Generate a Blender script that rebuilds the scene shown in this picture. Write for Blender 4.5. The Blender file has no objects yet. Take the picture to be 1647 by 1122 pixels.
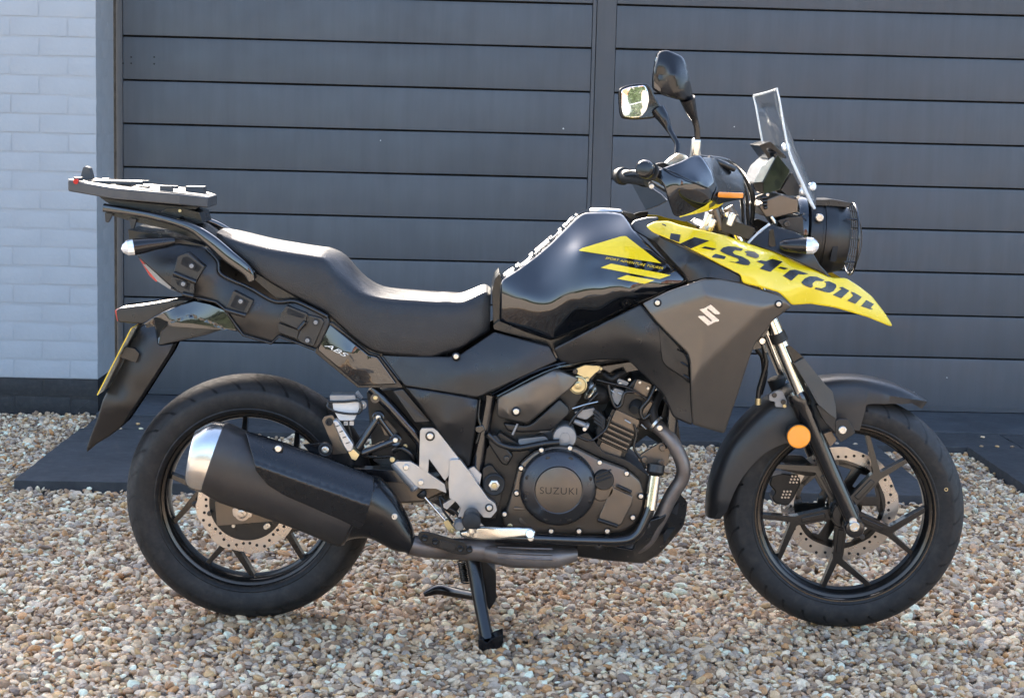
import bpy, bmesh, math, random
import numpy as np
from mathutils import Vector, Matrix
R = math.radians
random.seed(7); rng = np.random.default_rng(7)

# ------------------------------------------------------------------ camera
W, H, FPX = 1647.0, 1122.0, 2800.0
PITCH, YAW, ROLL = R(7.5), R(1.3), 0.0255
CAM = np.array([0.0, -4.17, 1.222])
_F0 = np.array([math.sin(YAW), math.cos(YAW), 0]); _R0 = np.array([math.cos(YAW), -math.sin(YAW), 0]); _U0 = np.array([0, 0, 1.0])
_F = math.cos(PITCH) * _F0 - math.sin(PITCH) * _U0
_U = math.cos(PITCH) * _U0 + math.sin(PITCH) * _F0
_R = math.cos(ROLL) * _R0 + math.sin(ROLL) * _U
_U = math.cos(ROLL) * _U - math.sin(ROLL) * _R0
scene = bpy.context.scene
C = scene.collection
cd = bpy.data.cameras.new('camera'); cam = bpy.data.objects.new('camera', cd); C.objects.link(cam)
cam.matrix_world = Matrix(((_R[0], _U[0], -_F[0], CAM[0]), (_R[1], _U[1], -_F[1], CAM[1]), (_R[2], _U[2], -_F[2], CAM[2]), (0, 0, 0, 1)))
cd.sensor_width = 36; cd.lens = FPX / W * 36; cd.clip_start = 0.05; cd.clip_end = 500
scene.camera = cam
# ------------------------------------------------------------------ light
SUN_EL, SUN_AZ = R(29), R(-22)          # azimuth from +Y (behind the building) towards -X
wd = bpy.data.worlds.new('World'); scene.world = wd; wd.use_nodes = True
nt = wd.node_tree; bg = nt.nodes['Background']
sky = nt.nodes.new('ShaderNodeTexSky'); sky.sky_type = 'NISHITA'; sky.sun_disc = False
sky.sun_elevation = SUN_EL; sky.sun_rotation = SUN_AZ; sky.air_density = 0.9; sky.dust_density = 3.0; sky.ozone_density = 1.0
nt.links.new(sky.outputs[0], bg.inputs[0]); bg.inputs[1].default_value = 0.15
sl = bpy.data.lights.new('sun', 'SUN'); sl.energy = 4.6; sl.angle = R(0.6); sl.color = (1, 0.90, 0.77)
so = bpy.data.objects.new('sun', sl); C.objects.link(so)
sd = Vector((math.sin(SUN_AZ) * math.cos(SUN_EL), math.cos(SUN_AZ) * math.cos(SUN_EL), math.sin(SUN_EL)))
so.rotation_euler = sd.to_track_quat('Z', 'Y').to_euler()
so.location = sd * 20
scene.view_settings.view_transform = 'Standard'; scene.view_settings.look = 'None'
scene.view_settings.gamma = 1.0; scene.view_settings.exposure = 2.45
scene.view_settings.use_curve_mapping = False

# ------------------------------------------------------------------ helpers
def P(px, py, Y=0.0):
    """the point on the vertical plane at lateral depth Y that shows at pixel (px, py) of the photograph"""
    d = _F + _R * ((px - W / 2) / FPX) + _U * ((H / 2 - py) / FPX)
    return CAM + d * ((Y - CAM[1]) / d[1])
def PV(px, py, Y):
    px = np.asarray(px, float); py = np.asarray(py, float); Y = np.asarray(Y, float)
    d = _F[None] + _R[None] * ((px - W / 2) / FPX)[:, None] + _U[None] * ((H / 2 - py) / FPX)[:, None]
    return CAM[None] + d * ((Y - CAM[1]) / d[:, 1])[:, None]
def crop(x0, y0, s):
    return lambda *pts: [(x0 + s * p[0], y0 + s * p[1]) + tuple(p[2:]) for p in pts]
cA = crop(80, 240, .2674); cB = crop(320, 320, .2674); cC = crop(680, 310, .2941); cD = crop(960, 60, .2941)
cE = crop(1020, 300, .2941); cF = crop(1080, 560, .3342); cG = crop(1120, 740, .2793); cH = crop(720, 560, .3209)
cI = crop(180, 580, .3833); cJ = crop(480, 600, .2674); cK = crop(600, 800, .3036); cL = crop(560, 820, .3886)
cM = crop(980, 230, .1782); cN = crop(1180, 220, .2140); cO = crop(530, 600, .2318); cQ = crop(900, 570, .1872)
cR = crop(120, 470, .2405); cS1 = crop(1060, 350, .12143); cS2 = crop(1220, 390, .13366); cS3 = crop(1100, 470, .0624)
cS5 = crop(510, 520, .107); cS6 = crop(960, 390, .07286); cS7 = crop(1200, 500, .19608); cS8 = crop(1230, 690, .18713)

def tag(o, label=None, cat=None, group=None, kind=None):
    if label: o['label'] = label
    if cat: o['category'] = cat
    if group: o['group'] = group
    if kind: o['kind'] = kind
    return o
def place(o, parent):
    C.objects.link(o)
    if parent is not None:
        o.parent = parent
        if parent.type == 'EMPTY': o.matrix_parent_inverse = Matrix.Translation(parent.location).inverted()
    return o
def link(name, V, F, mat, parent=None, smooth=35, bevel=0, mirror=False, seg=2, mi=None, recalc=True):
    me = bpy.data.meshes.new(name)
    me.from_pydata([tuple(map(float, v)) for v in V], [], [tuple(int(i) for i in f) for f in F])
    mats = mat if isinstance(mat, (list, tuple)) else [mat]
    for m in mats: me.materials.append(M[m] if isinstance(m, str) else m)
    if mi is not None: me.polygons.foreach_set('material_index', mi)
    if recalc:
        bm = bmesh.new(); bm.from_mesh(me); bmesh.ops.recalc_face_normals(bm, faces=bm.faces); bm.to_mesh(me); bm.free()
    if smooth:
        me.polygons.foreach_set('use_smooth', [True] * len(me.polygons))
        me.set_sharp_from_angle(angle=R(smooth))
    me.update()
    o = bpy.data.objects.new(name, me); place(o, parent)
    if bevel:
        b = o.modifiers.new('bevel', 'BEVEL'); b.width = bevel; b.segments = seg; b.limit_method = 'ANGLE'; b.angle_limit = R(32); b.harden_normals = True
    if mirror:
        V2 = [(v[0], -v[1], v[2]) for v in V]
        link(name, V2, F, mat, parent, smooth, bevel, False, seg, mi)
    return o
def fillet(pts, r, n=3):
    """round every corner of a polygon (pixel units); points may carry a third value"""
    if r <= 0: return [tuple(p) for p in pts]
    out = []; N = len(pts)
    for i in range(N):
        a = np.array(pts[i - 1], float); b = np.array(pts[i], float); c = np.array(pts[(i + 1) % N], float)
        la = np.linalg.norm((a - b)[:2]); lc = np.linalg.norm((c - b)[:2])
        if la < 1e-6 or lc < 1e-6: out.append(tuple(b)); continue
        t = min(r, la * .45, lc * .45)
        p0 = b + (a - b) / la * t; p1 = b + (c - b) / lc * t
        for k in range(n + 1):
            u = k / n
            out.append(tuple((1 - u) ** 2 * p0 + 2 * u * (1 - u) * b + u * u * p1))
    return out
def cat(pts, n=6, closed=False):
    """Catmull-Rom through points of any dimension"""
    p = [np.array(q, float) for q in pts]; N = len(p); out = []
    rngi = range(N) if closed else range(N - 1)
    for i in rngi:
        p0 = p[(i - 1) % N] if closed or i > 0 else 2 * p[0] - p[1]
        p1 = p[i]; p2 = p[(i + 1) % N]
        p3 = p[(i + 2) % N] if closed or i + 2 < N else 2 * p[N - 1] - p[N - 2]
        for k in range(n):
            t = k / n
            out.append(.5 * ((2 * p1) + (-p0 + p2) * t + (2 * p0 - 5 * p1 + 4 * p2 - p3) * t * t + (-p0 + 3 * p1 - 3 * p2 + p3) * t ** 3))
    if not closed: out.append(p[-1])
    return out
def rbf(ctrl, kern='tps', lam=1e-6):
    c = np.array(ctrl, float); X = c[:, :2] / 100.0; n = len(c)
    def k(r): return np.where(r > 0, r * r * np.log(r + 1e-12), 0) if kern == 'tps' else -r
    A = np.zeros((n + 3, n + 3)); D = np.linalg.norm(X[:, None] - X[None], axis=2)
    A[:n, :n] = k(D) + np.eye(n) * lam; A[:n, n] = 1; A[:n, n + 1:] = X; A[n, :n] = 1; A[n + 1:, :n] = X.T
    b = np.concatenate([c[:, 2], np.zeros(3)])
    w = np.linalg.lstsq(A, b, rcond=None)[0]
    def f(px, py):
        q = np.stack([np.atleast_1d(px), np.atleast_1d(py)], 1).astype(float) / 100.0
        D = np.linalg.norm(q[:, None] - X[None], axis=2)
        return k(D) @ w[:n] + w[n] + q @ w[n + 1:]
    return f
def facets(planes, k=700.0):
    """a convex faceted surface with softened creases: each plane from three (px, py, Y) points"""
    co = []
    for t in planes:
        a = np.array([[q[0], q[1], 1.0] for q in t]); co.append(np.linalg.solve(a, np.array([q[2] for q in t])))
    def f(px, py):
        q = np.stack([np.atleast_1d(px), np.atleast_1d(py), np.ones(len(np.atleast_1d(px)))], 1).astype(float)
        v = np.stack([q @ c for c in co], 1); m = v.max(1); return m + np.log(np.exp(k * (v - m[:, None])).sum(1)) / k
    return f
def area2(p):
    return sum(p[i - 1][0] * p[i][1] - p[i][0] * p[i - 1][1] for i in range(len(p)))
def dist_poly(Q, poly):
    p = np.array(poly)[:, :2]; q = np.roll(p, -1, 0); d = np.full(len(Q), 1e9)
    for a, b in zip(p, q):
        ab = b - a; L = ab @ ab + 1e-12
        t = np.clip(((Q - a) @ ab) / L, 0, 1)
        d = np.minimum(d, np.linalg.norm(Q - (a + t[:, None] * ab), axis=1))
    return d
def panel(name, mat, pts, ctrl, thick=.004, rnd=3.0, cell=14, fil=4, parent=None, kern='tps', mirror=False, off=0.0, smooth=40):
    """a curved shell: pixel outline, depth from control points, rounded rim, real thickness"""
    pts = [tuple(p[:2]) for p in pts]
    if area2(pts) < 0: pts = pts[::-1]
    pts = fillet(pts, max(fil, 1.7 * rnd) if rnd > 0 else fil)
    if callable(ctrl): fn = ctrl
    elif isinstance(ctrl, (int, float)): fn = lambda a, b, c=ctrl: np.full(len(np.atleast_1d(a)), float(c))
    else: fn = rbf(ctrl, kern)
    bm = bmesh.new(); N = len(pts)
    p = np.array(pts)
    def inset(d):
        out = []
        for i in range(N):
            e0 = p[i] - p[i - 1]; e1 = p[(i + 1) % N] - p[i]
            n0 = np.array([-e0[1], e0[0]]) / (np.linalg.norm(e0) + 1e-9); n1 = np.array([-e1[1], e1[0]]) / (np.linalg.norm(e1) + 1e-9)
            m = n0 + n1; L = np.linalg.norm(m)
            m = n0 if L < 1e-6 else m / L
            out.append(p[i] + m * d / max(.45, abs(m @ n1)))
        return out
    rings = [[tuple(x) for x in p]]
    if rnd > 0: rings += [inset(rnd * .3), inset(rnd)]
    vr = [[bm.verts.new((a[0], a[1], 0)) for a in r] for r in rings]
    for k in range(len(vr) - 1):
        for i in range(N):
            bm.faces.new((vr[k][i - 1], vr[k][i], vr[k + 1][i], vr[k + 1][i - 1]))
    bm.faces.new(vr[-1])
    bm.normal_update()
    bmesh.ops.triangulate(bm, faces=bm.faces)
    if cell:
        lo = p.min(0); hi = p.max(0)
        for ax in (0, 1):
            v = math.floor(lo[ax] / cell) * cell + cell * .5
            while v < hi[ax]:
                if v > lo[ax]:
                    co = [0, 0, 0]; co[ax] = v; no = [0, 0, 0]; no[ax] = 1
                    bmesh.ops.bisect_plane(bm, geom=list(bm.verts) + list(bm.edges) + list(bm.faces), plane_co=co, plane_no=no, dist=1e-4)
                v += cell
    bm.verts.ensure_lookup_table(); bm.verts.index_update()
    Q = np.array([v.co[:2] for v in bm.verts]); n = len(Q)
    def surf(Q):
        Y = fn(Q[:, 0], Q[:, 1]) + off
        if rnd > 0:
            d = dist_poly(Q, pts); u = np.clip(1 - d / rnd, 0, .985)
            Y = Y + (rnd / 667.0) * (1 - np.sqrt(np.clip(1 - u * u, 0, 1)))
        return PV(Q[:, 0], Q[:, 1], Y)
    V = surf(Q)
    NV = None
    if smooth:
        h = .7 if rnd <= 0 else min(.7, rnd * .2)
        Qn = Q
        if rnd > 0:      # sample a little inside so that rim normals come from the rounding
            cen = p.mean(0); Qn = Q.copy()
        gx = surf(Qn + [h, 0]) - surf(Qn - [h, 0]); gy = surf(Qn + [0, h]) - surf(Qn - [0, h])
        NV = np.cross(gx, gy); NV /= np.linalg.norm(NV, axis=1)[:, None] + 1e-12; NV[NV[:, 1] > 0] *= -1
        if rnd > 0:      # on the very rim the distance field folds: lean the normal outwards
            bd = set()
            for e in bm.edges:
                if len(e.link_faces) == 1: bd.update((e.verts[0].index, e.verts[1].index))
            bd = np.array(sorted(bd)); e_ = .35 * rnd
            pol = p; nx_ = np.roll(p, -1, 0)
            for i in bd:
                q = Q[i]; ab = nx_ - pol; t = np.clip(((q - pol) * ab).sum(1) / ((ab * ab).sum(1) + 1e-12), 0, 1)
                dd = np.linalg.norm(q - (pol + t[:, None] * ab), axis=1); k_ = int(dd.argmin())
                o2 = np.array([ab[k_][1], -ab[k_][0]]); o2 /= np.linalg.norm(o2) + 1e-12
                w = _R * o2[0] - _U * o2[1]; w = w * .85 + np.array([0, -.5, 0]); NV[i] = w / np.linalg.norm(w)
    V2 = V + np.array([0, thick + (rnd / 667.0 if rnd > 0 else 0) * 0, 0])
    F = []
    for f in bm.faces:
        q = [v.index for v in f.verts]; a2 = area2([tuple(Q[k]) for k in q])
        if abs(a2) < 1e-7 and len(q) == 3: pass
        F.append(q if a2 < 0 else q[::-1])          # counter-clockwise as the camera sees them
    FF = list(F) + [[k + n for k in f][::-1] for f in F]
    de = {}
    for f in F:
        for a, b in zip(f, f[1:] + f[:1]): de[(a, b)] = 1
    for (a, b) in de:
        if (b, a) not in de: FF.append([b, a, a + n, b + n])
    bm.free()
    o = link(name, np.vstack([V, V2]), FF, mat, parent, smooth, 0, False, recalc=False)
    obs = [(o, 1)]
    if mirror:
        VV = np.vstack([V, V2]) * np.array([1, -1, 1]); obs.append((link(name, VV, [f[::-1] for f in FF], mat, parent, smooth, 0, False, recalc=False), -1))
    if NV is not None:
        for ob_, sg in obs:
            nn_ = np.vstack([NV, -NV]) * np.array([1, sg, 1])
            ob_.data.polygons.foreach_set('use_smooth', [True] * len(ob_.data.polygons))
            if 'sharp_edge' in ob_.data.attributes: ob_.data.attributes.remove(ob_.data.attributes['sharp_edge'])
            ob_.data.normals_split_custom_set_from_vertices([tuple(v) for v in nn_])
    o_fn = fn
    PFN[o.name] = (lambda a, b: o_fn(a, b) + off)
    return o
PFN = {}
def prism(name, mat, pts, Y, thick, bevel=.002, parent=None, fil=2, mirror=False, seg=2, smooth=35):
    """a solid plate: pixel outline (optional own depth per point) with thickness along the lateral axis"""
    pts = [tuple(q) if len(q) == 3 else (q[0], q[1], Y) for q in pts]
    pts = fillet(pts, fil)
    n = len(pts); f = np.array([P(*q) for q in pts]); b = f + np.array([0, thick, 0])
    F = [list(range(n)), list(range(2 * n - 1, n - 1, -1))] + [[i, (i + 1) % n, (i + 1) % n + n, i + n] for i in range(n)]
    return link(name, np.vstack([f, b]), F, mat, parent, smooth, bevel, mirror, seg)
def sweep(path, rad, seg=10, cap=True):
    path = [np.array(q, float) for q in path]; n = len(path)
    rad = [rad] * n if np.isscalar(rad) else list(rad)
    V = []; F = []; ref = None
    for i in range(n):
        t = path[min(i + 1, n - 1)] - path[max(i - 1, 0)]; t /= np.linalg.norm(t) + 1e-12
        if ref is None:
            ref = np.array([0, 0, 1.]) if abs(t[2]) < .9 else np.array([0, 1., 0])
        u = np.cross(t, ref); u /= np.linalg.norm(u) + 1e-12; v = np.cross(u, t); ref = v
        for k in range(seg):
            a = 2 * math.pi * k / seg
            V.append(path[i] + rad[i] * (math.cos(a) * u + math.sin(a) * v))
    for i in range(n - 1):
        for k in range(seg):
            F.append([i * seg + k, i * seg + (k + 1) % seg, (i + 1) * seg + (k + 1) % seg, (i + 1) * seg + k])
    if cap: F += [list(range(seg))[::-1], [(n - 1) * seg + k for k in range(seg)]]
    return V, F
def tube(name, mat, pts, r, parent=None, n=6, seg=10, mirror=False, smooth=50):
    """a round bar through (px, py, Y) points"""
    w = [P(*q) for q in pts]
    rr = r
    if not np.isscalar(r):
        q = cat([tuple(a) + (b,) for a, b in zip(w, r)], n) if n > 1 else [tuple(a) + (b,) for a, b in zip(w, r)]
        w = [x[:3] for x in q]; rr = [x[3] for x in q]
    elif n > 1 and len(w) > 2: w = cat(w, n)
    V, F = sweep(w, rr, seg)
    return link(name, V, F, mat, parent, smooth, 0, mirror)
def lathe(name, mat, p0, p1, prof, parent=None, seg=24, mirror=False, smooth=35, mi=None):
    """turned part: profile of (distance along p0->p1, radius)"""
    p0 = np.array(p0, float); ax = np.array(p1, float) - p0; ax /= np.linalg.norm(ax)
    ref = np.array([0, 0, 1.]) if abs(ax[2]) < .9 else np.array([1., 0, 0])
    u = np.cross(ax, ref); u /= np.linalg.norm(u); v = np.cross(ax, u)
    V = []; F = []; m = len(prof)
    for t, r in prof:
        for k in range(seg):
            a = 2 * math.pi * k / seg
            V.append(p0 + ax * t + max(r, 1e-5) * (math.cos(a) * u + math.sin(a) * v))
    for i in range(m - 1):
        for k in range(seg):
            F.append([i * seg + k, i * seg + (k + 1) % seg, (i + 1) * seg + (k + 1) % seg, (i + 1) * seg + k])
    F += [list(range(seg)), [(m - 1) * seg + k for k in range(seg)]]
    return link(name, V, F, mat, parent, smooth, 0, mirror)
def disc(name, mat, c, prof, parent=None, seg=24, mirror=False):
    """turned about the lateral axis; c = (px, py, Y); profile (Y offset, radius)"""
    p = P(*c); return lathe(name, mat, p, p + np.array([0, 1, 0]), prof, parent, seg, mirror)
_bolt = {}
def bolt(c, r, mat='bolt_steel', parent=None, name='bolt'):
    if mat not in _bolt:
        V = []; F = []; seg = 12
        prof = [(.5, 1.0), (-.35, 1.0), (-.5, .82), (-.5, .5), (-.22, .46), (-.22, .01)]
        for t, q in prof:
            for k in range(seg):
                a = 2 * math.pi * k / seg
                s = q if q > .5 or q < .1 else q * (1.0 if k % 2 == 0 else .9)
                V.append((s * math.cos(a), t, s * math.sin(a)))
        for i in range(len(prof) - 1):
            for k in range(seg):
                F.append([i * seg + k, i * seg + (k + 1) % seg, (i + 1) * seg + (k + 1) % seg, (i + 1) * seg + k])
        F.append(list(range((len(prof) - 1) * seg, len(prof) * seg)))
        o = link(name, V, F, mat, None, 35); _bolt[mat] = o.data; bpy.data.objects.remove(o)
    o = bpy.data.objects.new(name, _bolt[mat]); place(o, parent)
    p = P(*c); o.location = p; o.scale = (r, r, r); o.rotation_euler = (0, random.uniform(0, 6), 0)
    return o
def washer_bolt(c, r, parent):
    p = P(*c)
    lathe('grommet', 'black_plastic', p, p + np.array([0, 1, 0]), [(.004, r * 1.55), (-.003, r * 1.55), (-.004, r * 1.35), (-.0015, r * 1.2), (-.0015, r * .5)], parent, 20)
    bolt((c[0], c[1], c[2] - .003), r, 'bolt_steel', parent)
def loft(name, mat, rings, parent=None, caps=True, closed=True, smooth=45, mirror=False, mi=None):
    n = len(rings[0]); V = [v for r in rings for v in r]; F = []
    for i in range(len(rings) - 1):
        for k in range(n if closed else n - 1):
            F.append([i * n + k, i * n + (k + 1) % n, (i + 1) * n + (k + 1) % n, (i + 1) * n + k])
    if caps: F += [list(range(n))[::-1], [(len(rings) - 1) * n + k for k in range(n)]]
    return link(name, V, F, mat, parent, smooth, 0, mirror)
def wbox(name, mat, lo, hi, parent=None, bevel=.002, mirror=False):
    x0, y0, z0 = lo; x1, y1, z1 = hi
    V = [(x0, y0, z0), (x1, y0, z0), (x1, y1, z0), (x0, y1, z0), (x0, y0, z1), (x1, y0, z1), (x1, y1, z1), (x0, y1, z1)]
    F = [[0, 3, 2, 1], [4, 5, 6, 7], [0, 1, 5, 4], [1, 2, 6, 5], [2, 3, 7, 6], [3, 0, 4, 7]]
    return link(name, V, F, mat, parent, 35, bevel, mirror)
def text_on(name, mat, s, O, U, Vv, fn, parent, off=-.001, thick=.0012, outline=0, shear=0, space=1.0):
    """lettering laid on a panel: baseline start O, run U and rise Vv in pixels"""
    cu = bpy.data.curves.new('t', 'FONT'); cu.body = s; cu.shear = shear; cu.space_character = space
    if outline: cu.fill_mode = 'NONE'; cu.bevel_depth = outline; cu.bevel_resolution = 0
    ob = bpy.data.objects.new('t', cu); C.objects.link(ob)
    bpy.context.view_layer.update()
    me = bpy.data.meshes.new_from_object(ob.evaluated_get(bpy.context.evaluated_depsgraph_get()))
    q = np.array([v.co[:3] for v in me.vertices]); F = [list(p.vertices) for p in me.polygons]
    bpy.data.objects.remove(ob); bpy.data.curves.remove(cu); bpy.data.meshes.remove(me)
    lo = q.min(0); hi = q.max(0); u = (q[:, 0] - lo[0]) / (hi[0] - lo[0]); v = (q[:, 1] - lo[1]) / (hi[1] - lo[1])
    px = O[0] + u * U[0] + v * Vv[0]; py = O[1] + u * U[1] + v * Vv[1]
    zz = (q[:, 2] - lo[2]) / max(1e-6, hi[2] - lo[2]) if outline else 0
    Yv = fn(px, py) + off - zz * thick
    V = PV(px, py, Yv); n = len(V)
    if outline: return link(name, V, F, mat, parent, 0)
    FF = list(F) + [[i + n for i in f][::-1] for f in F]
    ec = {}
    for f in F:
        for a, b in zip(f, f[1:] + f[:1]): ec.setdefault((min(a, b), max(a, b)), []).append((a, b))
    FF += [[e[0][1], e[0][0], e[0][0] + n, e[0][1] + n] for e in ec.values() if len(e) == 1]
    return link(name, np.vstack([V, V + np.array([0, thick, 0])]), FF, mat, parent, 0)

# ------------------------------------------------------------------ materials
M = {}
def mat(name, base, rough=.5, metal=0.0, coat=0.0, coat_r=.05, spec=.5, bump=0.0, bscale=200.0, var=.15, vscale=9.0, rvar=.12, dust=0.0, ior=1.5, trans=0.0, alpha=1.0, emis=None):
    m = bpy.data.materials.new(name); m.use_nodes = True; M[name] = m
    t = m.node_tree; b = t.nodes['Principled BSDF']; N = t.nodes.new; L = t.links.new
    b.inputs['Metallic'].default_value = metal; b.inputs['IOR'].default_value = ior
    b.inputs['Coat Weight'].default_value = coat; b.inputs['Coat Roughness'].default_value = coat_r
    b.inputs['Specular IOR Level'].default_value = spec; b.inputs['Transmission Weight'].default_value = trans
    tc = N('ShaderNodeTexCoord')
    n1 = N('ShaderNodeTexNoise'); n1.inputs['Scale'].default_value = vscale; n1.inputs['Detail'].default_value = 6; L(tc.outputs['Object'], n1.inputs['Vector'])
    mr = N('ShaderNodeMapRange'); mr.inputs[1].default_value = .3; mr.inputs[2].default_value = .7; mr.inputs[3].default_value = 1 - var; mr.inputs[4].default_value = 1 + var
    L(n1.outputs[0], mr.inputs[0])
    mx = N('ShaderNodeMix'); mx.data_type = 'RGBA'; mx.blend_type = 'MULTIPLY'; mx.inputs[0].default_value = 1
    mx.inputs[6].default_value = (*base, 1); L(mr.outputs[0], mx.inputs[7])
    col = mx.outputs[2]
    n2 = N('ShaderNodeTexNoise'); n2.inputs['Scale'].default_value = vscale * 4.3; n2.inputs['Detail'].default_value = 8; L(tc.outputs['Object'], n2.inputs['Vector'])
    rr = N('ShaderNodeMapRange'); rr.inputs[1].default_value = .3; rr.inputs[2].default_value = .7; rr.inputs[3].default_value = max(.02, rough - rvar * rough * 1.5); rr.inputs[4].default_value = min(1, rough + rvar * rough * 1.5)
    L(n2.outputs[0], rr.inputs[0]); L(rr.outputs[0], b.inputs['Roughness'])
    if dust:
        dm = N('ShaderNodeMix'); dm.data_type = 'RGBA'; n3 = N('ShaderNodeTexNoise'); n3.inputs['Scale'].default_value = 35; n3.inputs['Detail'].default_value = 10; n3.inputs['Roughness'].default_value = .7
        L(tc.outputs['Object'], n3.inputs['Vector'])
        r3 = N('ShaderNodeMapRange'); r3.inputs[1].default_value = .48; r3.inputs[2].default_value = .75; r3.inputs[3].default_value = 0; r3.inputs[4].default_value = dust
        L(n3.outputs[0], r3.inputs[0]); L(r3.outputs[0], dm.inputs[0]); L(col, dm.inputs[6]); dm.inputs[7].default_value = (.23, .19, .15, 1); col = dm.outputs[2]
    L(col, b.inputs['Base Color'])
    if bump:
        nb = N('ShaderNodeTexNoise'); nb.inputs['Scale'].default_value = bscale; nb.inputs['Detail'].default_value = 3; L(tc.outputs['Object'], nb.inputs['Vector'])
        bp = N('ShaderNodeBump'); bp.inputs['Strength'].default_value = bump; bp.inputs['Distance'].default_value = .002; L(nb.outputs[0], bp.inputs['Height']); L(bp.outputs[0], b.inputs['Normal'])
    if emis:
        b.inputs['Emission Color'].default_value = (*emis[0], 1); b.inputs['Emission Strength'].default_value = emis[1]
    return m
mat('gloss_black', (.006, .007, .009), .06, coat=1.0, coat_r=.02, rvar=.1, var=.05)
mat('satin_black', (.006, .006, .007), .22, rvar=.2, dust=.02)
mat('black_plastic', (.0065, .0065, .007), .36, bump=.15, bscale=900, dust=.03)
mat('dark_plastic', (.013, .013, .0135), .32, metal=.1, bump=.15, bscale=900, dust=.03, var=.08)
mat('fairing_grey', (.125, .112, .098), .36, metal=.75, spec=.5, dust=.02, rvar=.1, var=.06)
mat('mudguard_grey', (.028, .028, .029), .36, metal=.35, bump=.1, bscale=800, dust=.03)
mat('engine_black', (.018, .0175, .017), .33, metal=.45, bump=.1, bscale=500, dust=.06)
mat('clutch_ring', (.060, .060, .064), .30, metal=.8, bump=.05, bscale=500, dust=.05)
mat('engine_bronze', (.135, .110, .086), .36, metal=.7, bump=.08, bscale=500, dust=.05)
mat('frame_black', (.007, .007, .008), .18, coat=.5, coat_r=.1, dust=.03)
mat('vinyl', (.0085, .0085, .0095), .44, bump=.6, bscale=330, spec=.5)
mat('yellow_paint', (.74, .555, .010), .26, coat=.5, coat_r=.06, var=.015, rvar=.05)
mat('decal_black', (.012, .012, .013), .3, coat=.3)
mat('decal_white', (.72, .70, .64), .35)
mat('emblem', (.62, .60, .57), .22, metal=.7)
mat('aluminium', (.44, .44, .44), .38, metal=.85, bump=.1, bscale=600, dust=.05)
mat('cast_grey', (.25, .25, .25), .45, metal=.5, bump=.2, bscale=500, dust=.05)
mat('chrome', (.75, .72, .66), .12, metal=1.0)
mat('polished', (.70, .68, .62), .24, metal=1.0)
mat('bolt_steel', (.62, .59, .53), .3, metal=.9, var=.25)
mat('bolt_dark', (.06, .055, .05), .4, metal=.7)
mat('brass', (.55, .46, .26), .35, metal=.85)
mat('disc_steel', (.47, .42, .37), .30, metal=.85, var=.1, bump=.05, bscale=300)
mat('hot_metal', (.16, .135, .12), .42, metal=.6, var=.35, vscale=14, bump=.15, bscale=250, dust=.3)
mat('muffler_grey', (.040, .036, .034), .38, metal=.4, bump=.1, bscale=600, dust=.06)
mat('muffler_black', (.010, .010, .011), .26, dust=.02)
mat('steel_tip', (.60, .59, .57), .22, metal=.95, var=.12)
mat('rim_black', (.009, .0085, .008), .17, metal=.1, coat=.3, coat_r=.1, dust=.04)
mat('rim_lip_highlight', (.075, .062, .050), .24, metal=.75, dust=.03)  # brown highlight on the lip put into this metal's own colour
mat('guard_grey', (.050, .052, .050), .45, bump=.1, bscale=800, dust=.03)
mat('red_lens', (.45, .01, .012), .15, coat=.5)
mat('orange_lens', (.95, .30, .008), .22, coat=.7, var=.04)
mat('clear_lens', (.75, .75, .74), .12, metal=.55, coat=.6, var=.2, vscale=60)
mat('plate_white', (.60, .56, .45), .4)
mat('plate_yellow', (.78, .52, .03), .35)
mat('reservoir', (.62, .60, .57), .4, spec=.4)
mat('mirror_glass', (.82, .84, .86), .02, metal=1.0, var=.01, rvar=.0)
mat('screen_plastic', (.98, .99, .99), .03, trans=.975, ior=1.35, var=.01)
mat('hose', (.008, .008, .008), .3)
mat('rubber_black', (.010, .010, .010), .6, bump=.1, bscale=300)
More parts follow.
